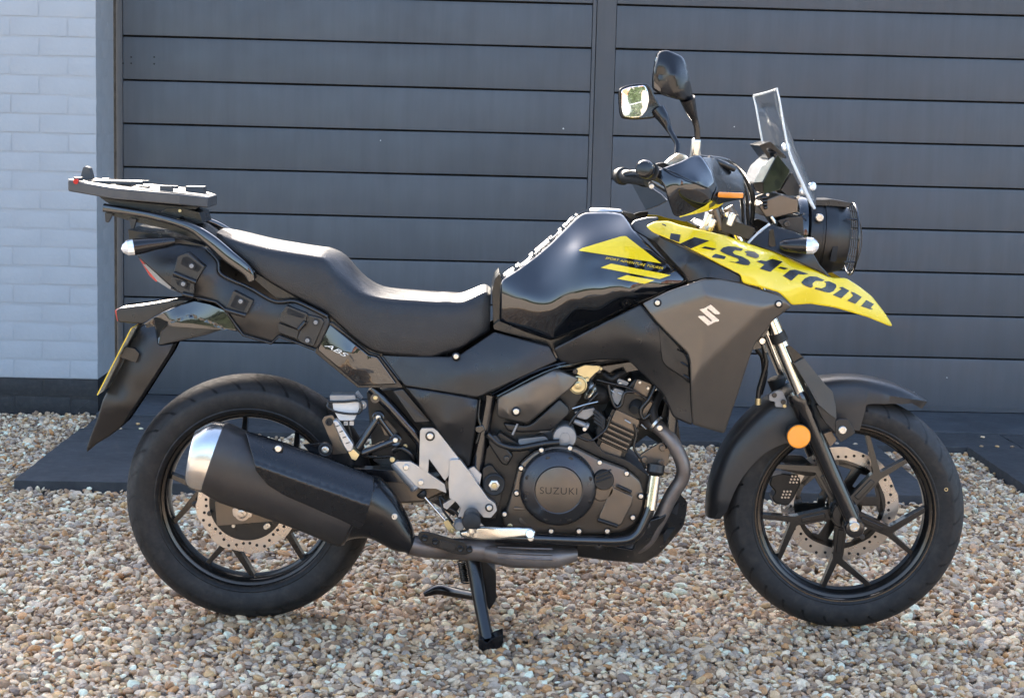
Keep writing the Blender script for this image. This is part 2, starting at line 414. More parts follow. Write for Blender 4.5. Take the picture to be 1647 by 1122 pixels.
def tyre_mat(name, rshoulder):
    m = mat(name, (.0095, .0092, .0092), .58, var=.25, vscale=25, dust=.10, spec=.4)
    t = m.node_tree; N = t.nodes.new; L = t.links.new; b = t.nodes['Principled BSDF']
    at = N('ShaderNodeAttribute'); at.attribute_name = 'tread'
    sx = N('ShaderNodeSeparateXYZ'); L(at.outputs['Vector'], sx.inputs[0])
    # x = angle in turns, y = across (-1..1), z = tread mask
    ab = N('ShaderNodeMath'); ab.operation = 'ABSOLUTE'; L(sx.outputs[1], ab.inputs[0])
    mu = N('ShaderNodeMath'); mu.operation = 'MULTIPLY_ADD'; L(sx.outputs[0], mu.inputs[0]); mu.inputs[1].default_value = 30; 
    ml = N('ShaderNodeMath'); ml.operation = 'MULTIPLY'; L(ab.outputs[0], ml.inputs[0]); ml.inputs[1].default_value = 1.3; L(ml.outputs[0], mu.inputs[2])
    fr = N('ShaderNodeMath'); fr.operation = 'FRACT'; L(mu.outputs[0], fr.inputs[0])
    lt = N('ShaderNodeMath'); lt.operation = 'LESS_THAN'; L(fr.outputs[0], lt.inputs[0]); lt.inputs[1].default_value = .13
    gm = N('ShaderNodeMath'); gm.operation = 'MULTIPLY'; L(lt.outputs[0], gm.inputs[0]); L(sx.outputs[2], gm.inputs[1])
    bp = N('ShaderNodeBump'); bp.invert = True; bp.inputs['Strength'].default_value = 1; bp.inputs['Distance'].default_value = .004; L(gm.outputs[0], bp.inputs['Height'])
    L(bp.outputs[0], b.inputs['Normal'])
    src = b.inputs['Base Color'].links[0].from_socket
    mt = N('ShaderNodeMix'); mt.data_type = 'RGBA'; L(sx.outputs[2], mt.inputs[0]); L(src, mt.inputs[6]); mt.inputs[7].default_value = (.021, .020, .0195, 1)
    mg = N('ShaderNodeMix'); mg.data_type = 'RGBA'; L(gm.outputs[0], mg.inputs[0]); L(mt.outputs[2], mg.inputs[6]); mg.inputs[7].default_value = (.006, .006, .006, 1); L(mg.outputs[2], b.inputs['Base Color'])
    return m
tyre_mat('tyre_rubber', .26)
# ------------------------------------------------------------------ setting
mat('wall_paint', (.350, .360, .366), .6, var=.06, vscale=5, bump=.5, bscale=60)
mat('plinth_paint', (.010, .0105, .012), .55, var=.2, vscale=6, bump=.5, bscale=60, dust=.10)
mat('door_paint', (.067, .070, .075), .38, var=.07, vscale=3, bump=.06, bscale=220, spec=.38)
def door_detail():
    m = M['door_paint']; t = m.node_tree; N = t.nodes.new; L = t.links.new; b = t.nodes['Principled BSDF']; src = b.inputs['Base Color'].links[0].from_socket
    oi = N('ShaderNodeObjectInfo'); tc = N('ShaderNodeTexCoord'); mp_ = N('ShaderNodeMapping'); mp_.inputs['Scale'].default_value = (14, 14, 1.2); L(tc.outputs['Object'], mp_.inputs[0])
    ns = N('ShaderNodeTexNoise'); ns.inputs['Scale'].default_value = 1.4; ns.inputs['Detail'].default_value = 9; ns.inputs['Roughness'].default_value = .7; L(mp_.outputs[0], ns.inputs['Vector'])
    a = N('ShaderNodeMapRange'); a.inputs[3].default_value = .93; a.inputs[4].default_value = 1.07; L(oi.outputs['Random'], a.inputs[0])
    c = N('ShaderNodeMapRange'); c.inputs[1].default_value = .35; c.inputs[2].default_value = .7; c.inputs[3].default_value = .90; c.inputs[4].default_value = 1.10; L(ns.outputs[0], c.inputs[0])
    k = N('ShaderNodeMath'); k.operation = 'MULTIPLY'; L(a.outputs[0], k.inputs[0]); L(c.outputs[0], k.inputs[1])
    x = N('ShaderNodeMix'); x.data_type = 'RGBA'; x.blend_type = 'MULTIPLY'; x.inputs[0].default_value = 1; L(src, x.inputs[6]); L(k.outputs[0], x.inputs[7]); L(x.outputs[2], b.inputs['Base Color'])
door_detail()
mat('seal_black', (.006, .006, .006), .8)
mat('slab', (.040, .040, .041), .8, var=.25, vscale=7, bump=.45, bscale=130, dust=.08)
mat('threshold_stone', (.050, .053, .058), .8, var=.25, vscale=5, bump=.45, bscale=120, dust=.08)

def gravel_mat():
    m = bpy.data.materials.new('pebble'); m.use_nodes = True; t = m.node_tree; N = t.nodes.new; L = t.links.new; b = t.nodes['Principled BSDF']
    oi = N('ShaderNodeObjectInfo'); cr = N('ShaderNodeValToRGB'); cr.color_ramp.interpolation = 'CONSTANT'
    pal = [(.30, .240, .17), (.38, .32, .245), (.25, .205, .16), (.46, .41, .33), (.35, .33, .295), (.22, .16, .11), (.52, .49, .43),
           (.30, .28, .26), (.39, .29, .165), (.19, .15, .12), (.43, .36, .26), (.26, .25, .245), (.66, .63, .57), (.34, .25, .18), (.40, .36, .30), (.15, .13, .12), (.50, .44, .35), (.37, .23, .12), (.44, .41, .37), (.57, .52, .43)]
    pal = [(min(.82, a * 1.64), min(.8, b_ * 1.33), min(.74, c_ * 1.02)) for a, b_, c_ in pal]
    el = cr.color_ramp.elements
    while len(el) < len(pal): el.new(.5)
    for i, c in enumerate(pal): el[i].position = i / len(pal); el[i].color = (*c, 1)
    L(oi.outputs['Random'], cr.inputs[0])
    tc = N('ShaderNodeTexCoord'); n = N('ShaderNodeTexNoise'); n.inputs['Scale'].default_value = 1.6; n.inputs['Detail'].default_value = 8; n.inputs['Roughness'].default_value = .65
    ad = N('ShaderNodeVectorMath'); ad.operation = 'ADD'; L(tc.outputs['Object'], ad.inputs[0]); 
    sc = N('ShaderNodeMath'); sc.operation = 'MULTIPLY'; L(oi.outputs['Random'], sc.inputs[0]); sc.inputs[1].default_value = 97; L(sc.outputs[0], ad.inputs[1]); L(ad.outputs[0], n.inputs['Vector'])
    mr = N('ShaderNodeMapRange'); mr.inputs[1].default_value = .3; mr.inputs[2].default_value = .7; mr.inputs[3].default_value = .72; mr.inputs[4].default_value = 1.22; L(n.outputs[0], mr.inputs[0])
    mx = N('ShaderNodeMix'); mx.data_type = 'RGBA'; mx.blend_type = 'MULTIPLY'; mx.inputs[0].default_value = 1; L(cr.outputs[0], mx.inputs[6]); L(mr.outputs[0], mx.inputs[7])
    L(mx.outputs[2], b.inputs['Base Color']); b.inputs['Roughness'].default_value = .52; b.inputs['Specular IOR Level'].default_value = .45
    bp = N('ShaderNodeBump'); bp.inputs['Strength'].default_value = .35; bp.inputs['Distance'].default_value = .15; L(n.outputs[0], bp.inputs['Height']); L(bp.outputs[0], b.inputs['Normal'])
    M['pebble'] = m
gravel_mat()
def ground_mat():
    m = bpy.data.materials.new('gravel_bed'); m.use_nodes = True; t = m.node_tree; N = t.nodes.new; L = t.links.new; b = t.nodes['Principled BSDF']
    tc = N('ShaderNodeTexCoord'); v = N('ShaderNodeTexVoronoi'); v.inputs['Scale'].default_value = 48; L(tc.outputs['Object'], v.inputs['Vector'])
    hs = N('ShaderNodeSeparateColor'); L(v.outputs['Color'], hs.inputs[0]); cr = N('ShaderNodeValToRGB')
    e = cr.color_ramp.elements; e[0].color = (.28, .21, .15, 1); e[1].color = (.58, .51, .42, 1); x = e.new(.5); x.color = (.43, .35, .26, 1); L(hs.outputs[0], cr.inputs[0])
    L(cr.outputs[0], b.inputs['Base Color']); b.inputs['Roughness'].default_value = .75
    bp = N('ShaderNodeBump'); bp.invert = True; bp.inputs['Distance'].default_value = .01; L(v.outputs['Distance'], bp.inputs['Height']); L(bp.outputs[0], b.inputs['Normal'])
    M['gravel_bed'] = m
ground_mat()
g = link('ground', [(-40, -40, -.022), (40, -40, -.022), (40, 40, -.022), (-40, 40, -.022)], [[0, 1, 2, 3]], 'gravel_bed', None, 0)
tag(g, kind='structure')

# paving slabs
def rough_slab(name, m, x0, x1, y0, y1, z0, z1, parent, seed):
    nx = max(2, int((x1 - x0) / .05)); ny = max(2, int((y1 - y0) / .05)); r = random.Random(seed); V = []; F = []
    for j in range(ny + 1):
        for i in range(nx + 1):
            ed = i in (0, nx) or j in (0, ny)
            x = x0 + (x1 - x0) * i / nx; y = y0 + (y1 - y0) * j / ny
            if ed: x += r.uniform(-.0025, .0025); y += r.uniform(-.0025, .0025)
            V.append((x, y, z1 + r.uniform(-.0012, .0012) - (.002 if ed else 0)))
    n = len(V)
    for j in range(ny):
        for i in range(nx): a = j * (nx + 1) + i; F.append([a, a + 1, a + nx + 2, a + nx + 1])
    loop = [i for i in range(nx + 1)] + [j * (nx + 1) + nx for j in range(1, ny + 1)] + [ny * (nx + 1) + i for i in range(nx - 1, -1, -1)] + [j * (nx + 1) for j in range(ny - 1, 0, -1)]
    b0 = len(V)
    for i in loop: V.append((V[i][0], V[i][1], z0))
    k = len(loop)
    for i in range(k): F.append([loop[i], loop[(i + 1) % k], b0 + (i + 1) % k, b0 + i][::-1])
    return link(name, V, F, m, parent, 40, .003)
pv = bpy.data.objects.new('paving', None); C.objects.link(pv); tag(pv, kind='structure')
SLABS = [(-1.48, -.885, 1.40, 2.352), (.95, 1.55, 1.46, 2.362), (1.905, 2.51, 1.46, 2.362)]
ROW = (2.385, 2.672)
for i, s in enumerate(SLABS): rough_slab('slab', 'slab', *s, -.03, .026, pv, i)
x = -1.475
for i in range(7):
    rough_slab('slab', 'slab', x, x + .895, ROW[0], ROW[1], -.03, .022, pv, 20 + i); x += .9
rough_slab('threshold', 'threshold_stone', -1.49, 5.0, 2.680, 3.2, -.03, .027, pv, 50)

# painted brick wall: every brick a piece
bw = bpy.data.objects.new('brick_wall', None); bw.location = (-2.1, 2.95, 0); C.objects.link(bw)
tag(bw, 'pale grey painted brick wall with black plinth left of the door', 'wall')
WX, WY, DY = -1.505, 2.80, 3.16
def brick_mesh(L_, D_, H_, m, seed):
    r = random.Random(seed); nx = 6; V = []; F = []
    # rounded block with wavy painted arrises
    nz = 3; ny = 3
    bmx = bmesh.new(); bmesh.ops.create_cube(bmx, size=1.0)
    bmesh.ops.subdivide_edges(bmx, edges=[e for e in bmx.edges], cuts=2, use_grid_fill=True)
    for v in bmx.verts:
        x, y, z = v.co
        e = sum(abs(abs(c) - .5) < 1e-4 for c in v.co)
        k = .0016 if e >= 2 else 0
        y += (.012 if z > .3 else (-.006 if z < -.3 else 0)) * (1 if y < 0 else -1) * (.1075 / D_)
        v.co = Vector((x * (L_ - 2 * k) + r.uniform(-.001, .001), y * (D_ - 2 * k) + r.uniform(-.0003, .0003), z * (H_ - 2 * k) + r.uniform(-.0010, .0010)))
    me = bpy.data.meshes.new('brick'); bmx.to_mesh(me); bmx.free()
    me.materials.append(M[m]); me.polygons.foreach_set('use_smooth', [True] * len(me.polygons)); me.set_sharp_from_angle(angle=R(28)); return me
CO = .0752; J = .0040
bmv = {}
def brick(x0, x1, y0, y1, z0, z1, m):
    key = (round(x1 - x0, 2), round(y1 - y0, 2), m, random.randrange(4))
    if key not in bmv: bmv[key] = brick_mesh(x1 - x0 - J, y1 - y0 - J * .4, z1 - z0 - J, m, len(bmv))
    o = bpy.data.objects.new('brick', bmv[key]); o.location = ((x0 + x1) / 2, (y0 + y1) / 2 + random.uniform(-.0007, .0007), (z0 + z1) / 2 + random.uniform(-.001, .001)); place(o, bw)
    o.rotation_euler = (random.uniform(-.008, .004), random.uniform(-.004, .004), random.uniform(-.002, .002))
def course(z0, z1, k, m):
    off = k % 2
    if off: brick(WX - .225, WX, WY, WY + .1075, z0, z1, m); brick(WX - .1075, WX, WY + .1075, WY + .3325, z0, z1, m); x = WX - .225
    else: brick(WX - .1125, WX, WY, WY + .220, z0, z1, m); brick(WX - .1075, WX, WY + .220, WY + .3325, z0, z1, m); x = WX - .1125
    while x > -3.05: brick(x - .225, x, WY, WY + .1075, z0, z1, m); x -= .225
for k in range(2): course(-.004 + k * .0735, -.004 + (k + 1) * .0735, k, 'plinth_paint')
for k in range(29): course(.143 + k * CO, .143 + (k + 1) * CO, k, 'wall_paint')
ZT = .143 + 29 * CO
wbox('mortar', 'wall_paint', (-3.32, WY + .0036, .143), (WX - .0036, WY + .337, ZT), bw, 0)
wbox('mortar', 'plinth_paint', (-3.32, WY + .0036, -.02), (WX - .0036, WY + .337, .1425), bw, 0)
# thin twig at the foot of the wall
tw = tube('twig', 'hose', [(120, 662, 2.74), (131, 654, 2.745), (143, 645, 2.75)], .0012, None, 4, 6); tag(tw, 'thin dry twig leaning at the foot of the black plinth', 'twig')

# garage door
gd = bpy.data.objects.new('garage_door', None); gd.location = (.8, DY + .02, 0); C.objects.link(gd)
tag(gd, 'dark grey double garage door of horizontal boards', 'door')
GZ = [P(1540, y, DY)[2] for y in (23.6, 94, 164, 233.3, 302.4, 371.8, 439.9, 508.7, 576.8)]
dz = (GZ[0] - GZ[-1]) / 8
GZ = [GZ[0] + dz * k for k in range(4, 0, -1)] + GZ
DB = P(1540, 660, DY)[2]
XL0 = P(187, 300, DY)[0]; XL1 = P(198, 300, DY)[0]; XC0 = P(947, 230, DY)[0]; XC1 = P(985, 230, DY)[0]
def board(x0, x1, z0, z1, parent):
    ch = .018; d = .024
    prof = [(DY, z0), (DY, z1 - ch), (DY + .0045, z1 - .001), (DY + d, z1 - .001), (DY + d, z0)]
    nx = max(1, int((x1 - x0) / .25)); r = random.Random(int(z0 * 1e4) + int(x0 * 100)); V = []; F = []; n = len(prof)
    for i in range(nx + 1):
        dy = r.uniform(-.0012, .0012); dzz = r.uniform(-.0006, .0006)
        for y, z in prof: V.append((x0 + (x1 - x0) * i / nx, y + dy, z + dzz))
    for i in range(nx):
        for k in range(n): F.append([i * n + k, i * n + (k + 1) % n, (i + 1) * n + (k + 1) % n, (i + 1) * n + k])
    F += [list(range(n)), [nx * n + k for k in range(n)]]
    return link('board', V, F, 'door_paint', parent, 30, .0015)
levels = GZ + [DB]
for xa, xb in ((XL1, XC0), (XC1, 3.9)):
    for k in range(len(levels) - 1):
        board(xa + .001, xb - .001, levels[k + 1] + (.0055 if k < len(levels) - 2 else 0), levels[k] - .0005, gd)
ztop = GZ[0] - .0005
wbox('stile', 'door_paint', (XL0 + .002, DY - .002, DB), (XL1 - .0005, DY + .028, ztop), gd, .0015)
xm = P(955, 150, DY)[0]
wbox('stile', 'door_paint', (XC0 + .0005, DY - .003, DB), (xm + .001, DY + .028, ztop), gd, .0015)
wbox('stile', 'door_paint', (xm + .0035, DY - .001, DB), (XC1 - .0005, DY + .028, ztop), gd, .0015)
wbox('bottom_lip', 'door_paint', (XL0 + .002, DY - .0065, DB - .004), (3.9, DY - .0035, DB + .018), gd, .001)
wbox('light_block_board', 'seal_black', (XL0 - .03, DY + .03, .0), (3.95, DY + .06, ztop), gd, 0)  # added board, stops light from behind showing through the door gaps
wbox('jamb', 'seal_black', (WX - .02, DY + .0, .0), (XL0 + .001, DY + .05, ztop), gd, 0)
for px, py in ((191, 91), (198, 102), (211, 92), (211, 102), (248, 92), (248, 103)):
    disc('screw_hole', 'seal_black', (px, py, DY - .0005), [(.004, .0035), (-.0006, .0035), (-.0008, .003)], gd, 10)
for px, py, rr in ((612, 226, .004), (906, 207, .006), (1181, 204, .004), (1309, 225, .003), (1523, 607, .004), (1470, 630, .003)):
    disc('paint_fleck', 'decal_white', (px, py, DY - .0005), [(.003, rr * .6), (-.0006, rr * .55), (-.0012, rr * .3)], gd, 7)
# the house wall that the door is set in goes on above and beside the picture
HB_ = 2.42
hw = bpy.data.objects.new('house_wall', None); hw.location = (.8, WY + .17, 0); C.objects.link(hw); tag(hw, 'pale painted house wall above the dark garage door', 'wall')
zt = max(ZT, ztop) + .002
wbox('wall_upper', 'wall_paint', (-9, WY + .004, zt), (11, WY + .337, HB_), hw, .004)
wbox('wall_side', 'wall_paint', (3.92, WY, -.02), (11, WY + .337, zt - .002), hw, .004)
wbox('wall_side', 'wall_paint', (-9, WY + .002, -.02), (-3.33, WY + .337, zt - .002), hw, .004)
wbox('light_leak_filler', 'seal_black', (-3.0, DY + .061, ztop - .3), (4.2, DY + .11, zt + .2), hw, 0)  # unseen strip added behind the door top to block a light leak
wbox('light_leak_filler', 'wall_paint', (WX - .01, WY + .2, ztop + .003), (3.93, WY + .337, zt - .001), hw, 0)  # unseen fill added to close the slit above the door against sun

# gravel: tens of thousands of pebbles, scattered through one object
def pebble_mesh(seed):
    r = np.random.default_rng(seed); bmx = bmesh.new(); bmesh.ops.create_icosphere(bmx, subdivisions=2, radius=1.0)
    k = r.normal(size=(7, 3)); k /= np.linalg.norm(k, axis=1)[:, None]; cut = r.uniform(.52, .95, 7)
    for v in bmx.verts:
        d = np.array(v.co); s = 1.0
        for a, c in zip(k, cut):
            q = d @ a
            if q * s > c: s = s - .75 * (q * s - c) / max(q, .2)
        v.co = Vector(d * s * (1 + r.uniform(-.03, .03)))
    me = bpy.data.meshes.new('pebble'); bmx.to_mesh(me); bmx.free(); me.materials.append(M['pebble'])
    me.polygons.foreach_set('use_smooth', [True] * len(me.polygons)); me.set_sharp_from_angle(angle=R(30)); return me
pc = bpy.data.collections.new('pebble_kinds')
for i in range(9): pc.objects.link(bpy.data.objects.new('pebble_kind', pebble_mesh(i)))
pts = []; sp = .0152
def in_slab(x, y, m=.004):
    for a, b, c, d in SLABS:
        if a - m < x < b + m and c - m < y < d + m: return True
    return (x > -1.479 and y > ROW[0] - m) or y > WY - .012
yy = -1.35
while yy < 2.8:
    d = yy + 4.17; hw = d * .34 + .75
    xx = -hw + rng.uniform(0, sp)
    while xx < hw + .05:
        pts.append((xx, yy)); xx += sp * (1.0 if yy < 1.2 else 1.12)
    yy += sp * .88 * (1.0 if yy < 1.2 else 1.15)
pts = np.array(pts) + rng.uniform(-.5, .5, (len(pts), 2)) * sp
keep = np.array([not in_slab(a, b) for a, b in pts]); pts = pts[keep]
n = len(pts)
size = np.exp(rng.normal(math.log(.0086), .30, n)).clip(.0048, .017)
scl = np.stack([size * rng.uniform(.95, 1.45, n), size * rng.uniform(.8, 1.1, n), size * rng.uniform(.42, .7, n)], 1)
rot = np.stack([rng.normal(0, .42, n), rng.normal(0, .42, n), rng.uniform(0, 6.28, n)], 1)
und = .006 * np.sin(pts[:, 0] * 5.1 + 1) * np.sin(pts[:, 1] * 4.3) + .004 * np.sin(pts[:, 0] * 11 + pts[:, 1] * 7)
for wx_ in (P(404.5, 797, 0)[0], P(1355.5, 820, 0)[0]): und = und + .010 * np.exp(-((pts[:, 0] - wx_) / .085) ** 2 - (pts[:, 1] / .10) ** 2)
z = -.012 + und + rng.uniform(-.004, .006, n)
# looser stones on top, and a few strays on the slabs
m2 = n // 7; sel = rng.choice(n, m2, replace=False)
p2 = pts[sel] + rng.uniform(-.008, .008, (m2, 2)); z2 = z[sel] + rng.uniform(.005, .011, m2)
stray = [(-1.33, 2.356), (-1.25, 2.360), (-1.15, 2.358), (-1.03, 2.36), (-1.28, 2.45), (-1.1, 2.36), (.99, 2.365), (1.2, 2.366), (1.62, 2.37), (1.96, 2.372), (2.02, 2.37), (2.08, 2.375), (2.16, 2.37), (2.02, 2.56), (1.47, 2.36), (1.4, 2.363), (1.36, 2.36), (2.3, 2.37)]
st = np.array([(a, b, .026 if b < 2.4 else .028) for a, b in stray])
P3 = np.vstack([np.column_stack([pts, z]), np.column_stack([p2, z2]), st])
S3 = np.vstack([scl, scl[sel][:, [1, 0, 2]] * rng.uniform(.7, 1.15, (m2, 1)), np.tile([[.010, .007, .005]], (len(st), 1))])
R3 = np.vstack([rot, rot[sel] + 1.3 * rng.normal(0, .3, (m2, 3)), np.zeros((len(st), 3))])
gm = bpy.data.meshes.new('gravel'); gm.vertices.add(len(P3)); gm.vertices.foreach_set('co', P3.astype(np.float32).ravel())
for nm, arr in (('peb_scale', S3), ('peb_rot', R3)):
    a = gm.attributes.new(nm, 'FLOAT_VECTOR', 'POINT'); a.data.foreach_set('vector', arr.astype(np.float32).ravel())
a = gm.attributes.new('peb_kind', 'INT', 'POINT'); a.data.foreach_set('value', rng.integers(0, 9, len(P3)).astype(np.int32))
gm.update()
go = bpy.data.objects.new('gravel', gm); C.objects.link(go); tag(go, 'loose multicoloured pea gravel covering the drive', 'gravel', kind='stuff')
ng = bpy.data.node_groups.new('scatter_pebbles', 'GeometryNodeTree')
ng.interface.new_socket('Geometry', in_out='INPUT', socket_type='NodeSocketGeometry'); ng.interface.new_socket('Geometry', in_out='OUTPUT', socket_type='NodeSocketGeometry')
gi = ng.nodes.new('NodeGroupInput'); gu = ng.nodes.new('NodeGroupOutput'); ip = ng.nodes.new('GeometryNodeInstanceOnPoints'); ci = ng.nodes.new('GeometryNodeCollectionInfo')
ci.inputs['Collection'].default_value = pc; ci.inputs['Separate Children'].default_value = True; ci.inputs['Reset Children'].default_value = True
def named(nm, ty):
    q = ng.nodes.new('GeometryNodeInputNamedAttribute'); q.data_type = ty; q.inputs[0].default_value = nm; return q.outputs[0]
mp = ng.nodes.new('GeometryNodeMeshToPoints')
ng.links.new(gi.outputs[0], mp.inputs[0]); ng.links.new(mp.outputs[0], ip.inputs['Points']); ng.links.new(ci.outputs[0], ip.inputs['Instance'])
ip.inputs['Pick Instance'].default_value = True
ng.links.new(named('peb_kind', 'INT'), ip.inputs['Instance Index']); ng.links.new(named('peb_rot', 'FLOAT_VECTOR'), ip.inputs['Rotation']); ng.links.new(named('peb_scale', 'FLOAT_VECTOR'), ip.inputs['Scale'])
ng.links.new(ip.outputs[0], gu.inputs[0])
md = go.modifiers.new('scatter', 'NODES'); md.node_group = ng

# across the drive, behind the camera: what the glossy parts mirror
mat('hedge_leaf', (.022, .036, .013), .55, var=.5, vscale=3)
mat('house_brick', (.20, .085, .05), .8, var=.3, vscale=8); mat('roof_tile', (.12, .055, .04), .8, var=.3, vscale=10); mat('frame_white', (.75, .75, .73), .5); mat('house_glass', (.02, .025, .03), .05)
def hedge():
    r = np.random.default_rng(5); n = 9000; x = r.uniform(-14, 13, n); top = 1.55 + .18 * np.sin(x * 1.7) + .1 * np.sin(x * 4.1); z = top * r.uniform(0, 1, n) ** .7; y = -13.6 + r.normal(0, .28, n)
    V = []; F = []
    for i in range(n):
        u = r.normal(size=3); u /= np.linalg.norm(u); v = np.cross(u, r.normal(size=3)); v /= np.linalg.norm(v); s = r.uniform(.07, .14); c = np.array([x[i], y[i], z[i]]); b = len(V)
        V += [c - u * s, c + v * s * .6, c + u * s, c - v * s * .6]; F.append([b, b + 1, b + 2, b + 3])
    return V, F
hd_root = bpy.data.objects.new('hedge', None); hd_root.location = (-.5, -13.6, 0); C.objects.link(hd_root); tag(hd_root, 'clipped green boundary hedge across the drive', 'hedge')
Vh, Fh = hedge(); link('foliage', Vh, Fh, 'hedge_leaf', hd_root, 0)
wbox('stems', 'hedge_leaf', (-14, -13.75, -.02), (13, -13.45, 1.3), hd_root, .05)
nh = bpy.data.objects.new('house', None); nh.location = (6, -19, 0); C.objects.link(nh); tag(nh, 'red brick gabled house across the drive', 'house')
wbox('wall', 'house_brick', (2.5, -24, -.02), (9.5, -18, 4.6), nh, .01)
link('roof', [(2.2, -24.3, 4.55), (9.8, -24.3, 4.55), (9.8, -17.7, 4.55), (2.2, -17.7, 4.55), (6, -24.3, 7.6), (6, -17.7, 7.6)], [[0, 3, 5, 4], [1, 4, 5, 2], [3, 2, 5], [0, 4, 1], [0, 1, 2, 3]], 'roof_tile', nh, 0)
for wx, wz in ((3.3, .9), (6.9, .9), (3.3, 3.0), (6.9, 3.0)):
    f_ = wbox('window', 'frame_white', (wx, -18.01, wz), (wx + 1.7, -17.94, wz + 1.2), nh, .01); wbox('pane', 'house_glass', (wx + .09, -17.945, wz + .09), (wx + .80, -17.93, wz + 1.11), f_, 0); wbox('pane', 'house_glass', (wx + .90, -17.945, wz + .09), (wx + 1.61, -17.93, wz + 1.11), f_, 0)
# ------------------------------------------------------------------ the motorcycle
BK = bpy.data.objects.new('motorcycle', None); BK.location = (.2, 0, 0); C.objects.link(BK)
tag(BK, 'black and yellow adventure motorcycle standing on its centre stand on the gravel', 'motorcycle')
def Yc(v): return np.array([0, v, 0])
def up(V, d): return [(v[0], v[1], v[2] + d) for v in V]

# ---- wheels
AXR = P(404.5, 797, 0); AXF = P(1355.5, 820, 0)
def lathe_y(name, m, c, prof, parent, seg=96, attr=None, smooth=35):
    V = []; F = []; n = len(prof)
    for k in range(seg):
        a = 2 * math.pi * k / seg
        for r, y in prof: V.append((c[0] + r * math.cos(a), c[1] + y, c[2] + r * math.sin(a)))
    for k in range(seg):
        for i in range(n - 1):
            a = k * n + i; b = ((k + 1) % seg) * n + i; F.append([a, a + 1, b + 1, b])
    o = link(name, V, F, m, parent, smooth)
    if attr:
        me = o.data; at = me.attributes.new('tread', 'FLOAT_VECTOR', 'CORNER'); out = np.zeros((len(me.loops), 3))
        for p in me.polygons:
            for li in p.loop_indices:
                vi = me.loops[li].vertex_index; k, i = divmod(vi, n); kk = k
                if k == 0 and any(me.loops[l].vertex_index // n == seg - 1 for l in p.loop_indices): kk = seg
                r, y = prof[i]; out[li] = (kk / seg, y / attr[1], 1.0 if r > attr[0] else 0)
        at.data.foreach_set('vector', out.ravel())
    return o
def tyre_prof(Ro, w):
    h = [(.214, -.80), (.2195, -.90), (.2235, -.93), (.226, -.915), (.228, -.93), (.2195 + (Ro - .2195) * .35, -1.0), (.2195 + (Ro - .2195) * .52, -.995), (.2195 + (Ro - .2195) * .60, -.975), (.2195 + (Ro - .2195) * .63, -.95),
         (.2195 + (Ro - .2195) * .74, -.86), (.2195 + (Ro - .2195) * .85, -.68), (.2195 + (Ro - .2195) * .93, -.47), (.2195 + (Ro - .2195) * .98, -.24), (Ro, 0)]
    return [(r, y * w) for r, y in h] + [(r, -y * w) for r, y in h[-2::-1]]
def rim(c, w, parent, name):
    pr = [(.2195, -w), (.2165, -w - .0015), (.213, -w + .001), (.211, -w + .008), (.2035, -w + .012), (.2005, -w + .016), (.1975, -w + .030), (.1955, -.014), (.1955, .014), (.1975, w - .030), (.2005, w - .016), (.2035, w - .012), (.211, w - .008), (.213, w - .001), (.2165, w + .0015), (.2195, w), (.2195, w - .02), (.2195, -w + .02), (.2195, -w)]
    o = lathe_y(name, 'rim_black', c, pr, parent, 128)
    lathe_y('rim_lip_highlight', 'rim_lip_highlight', c, [(.2197, -w - .0006), (.2180, -w - .0026), (.2150, -w - .0022), (.2135, -w + .0006)], o, 128)
    lathe_y('rim_lip_highlight', 'rim_lip_highlight', c, [(.2105, -w + .0078), (.2070, -w + .0095), (.2045, -w + .0112)], o, 128)
    return o
def flat_poly(name, m, c, pol, y0, y1, parent, bevel=.003, mirror=False, fil=0):
    pol = fillet(pol, fil) if fil else pol
    n = len(pol); f = [(c[0] + a, c[1] + y0, c[2] + b) for a, b in pol]; g = [(v[0], c[1] + y1, v[2]) for v in f]
    F = [list(range(n)), list(range(2 * n - 1, n - 1, -1))] + [[i, (i + 1) % n, (i + 1) % n + n, i + n] for i in range(n)]
    return link(name, f + g, F, m, parent, 35, bevel, False, 2)
def spoke(c, th, parent, jr=.118, rr=.199, hw=.0130, a1=26, a2=-8, rootr=.03, y=.015):
    def pol(r, a, s=0.0):
        d = np.array([math.cos(R(a)), math.sin(R(a))]); nrm = np.array([-d[1], d[0]]); return tuple(d * r + nrm * s)
    j = np.array(pol(jr, th)); e1 = np.array(pol(rr, th + a1)); e2 = np.array(pol(rr, th + a2))
    def side(a, b, w): d = (b - a) / np.linalg.norm(b - a); return np.array([-d[1], d[0]]) * w
    n1 = side(j, e1, .0050); n2 = side(j, e2, .0050)
    w1 = .0095
    pg = [pol(rootr, th, -hw * 1.05), pol(jr - .012, th, -hw), tuple(j + np.array(pol(0, th, -hw * .9))), tuple(e2 - n2 * 1.1 ), tuple(e2 + n2 * 1.1), tuple(j + np.array(pol(.013, th, 0)) ), tuple(e1 - n1 * 1.1), tuple(e1 + n1 * 1.1), tuple(j + np.array(pol(0, th, hw * .9))), pol(jr - .012, th, hw), pol(rootr, th, hw * 1.05)]
    o = flat_poly('spoke', 'rim_black', c, pg, -y, y, parent, .0035, fil=.003)
    # raised web down the middle of the stem
    flat_poly('spoke_rib', 'rim_black', c, [pol(.045, th, -hw * .55), pol(jr - .014, th, -hw * .5), pol(jr - .014, th, hw * .5), pol(.045, th, hw * .55)], -y - .004, -y + .004, parent, .002)
    return o
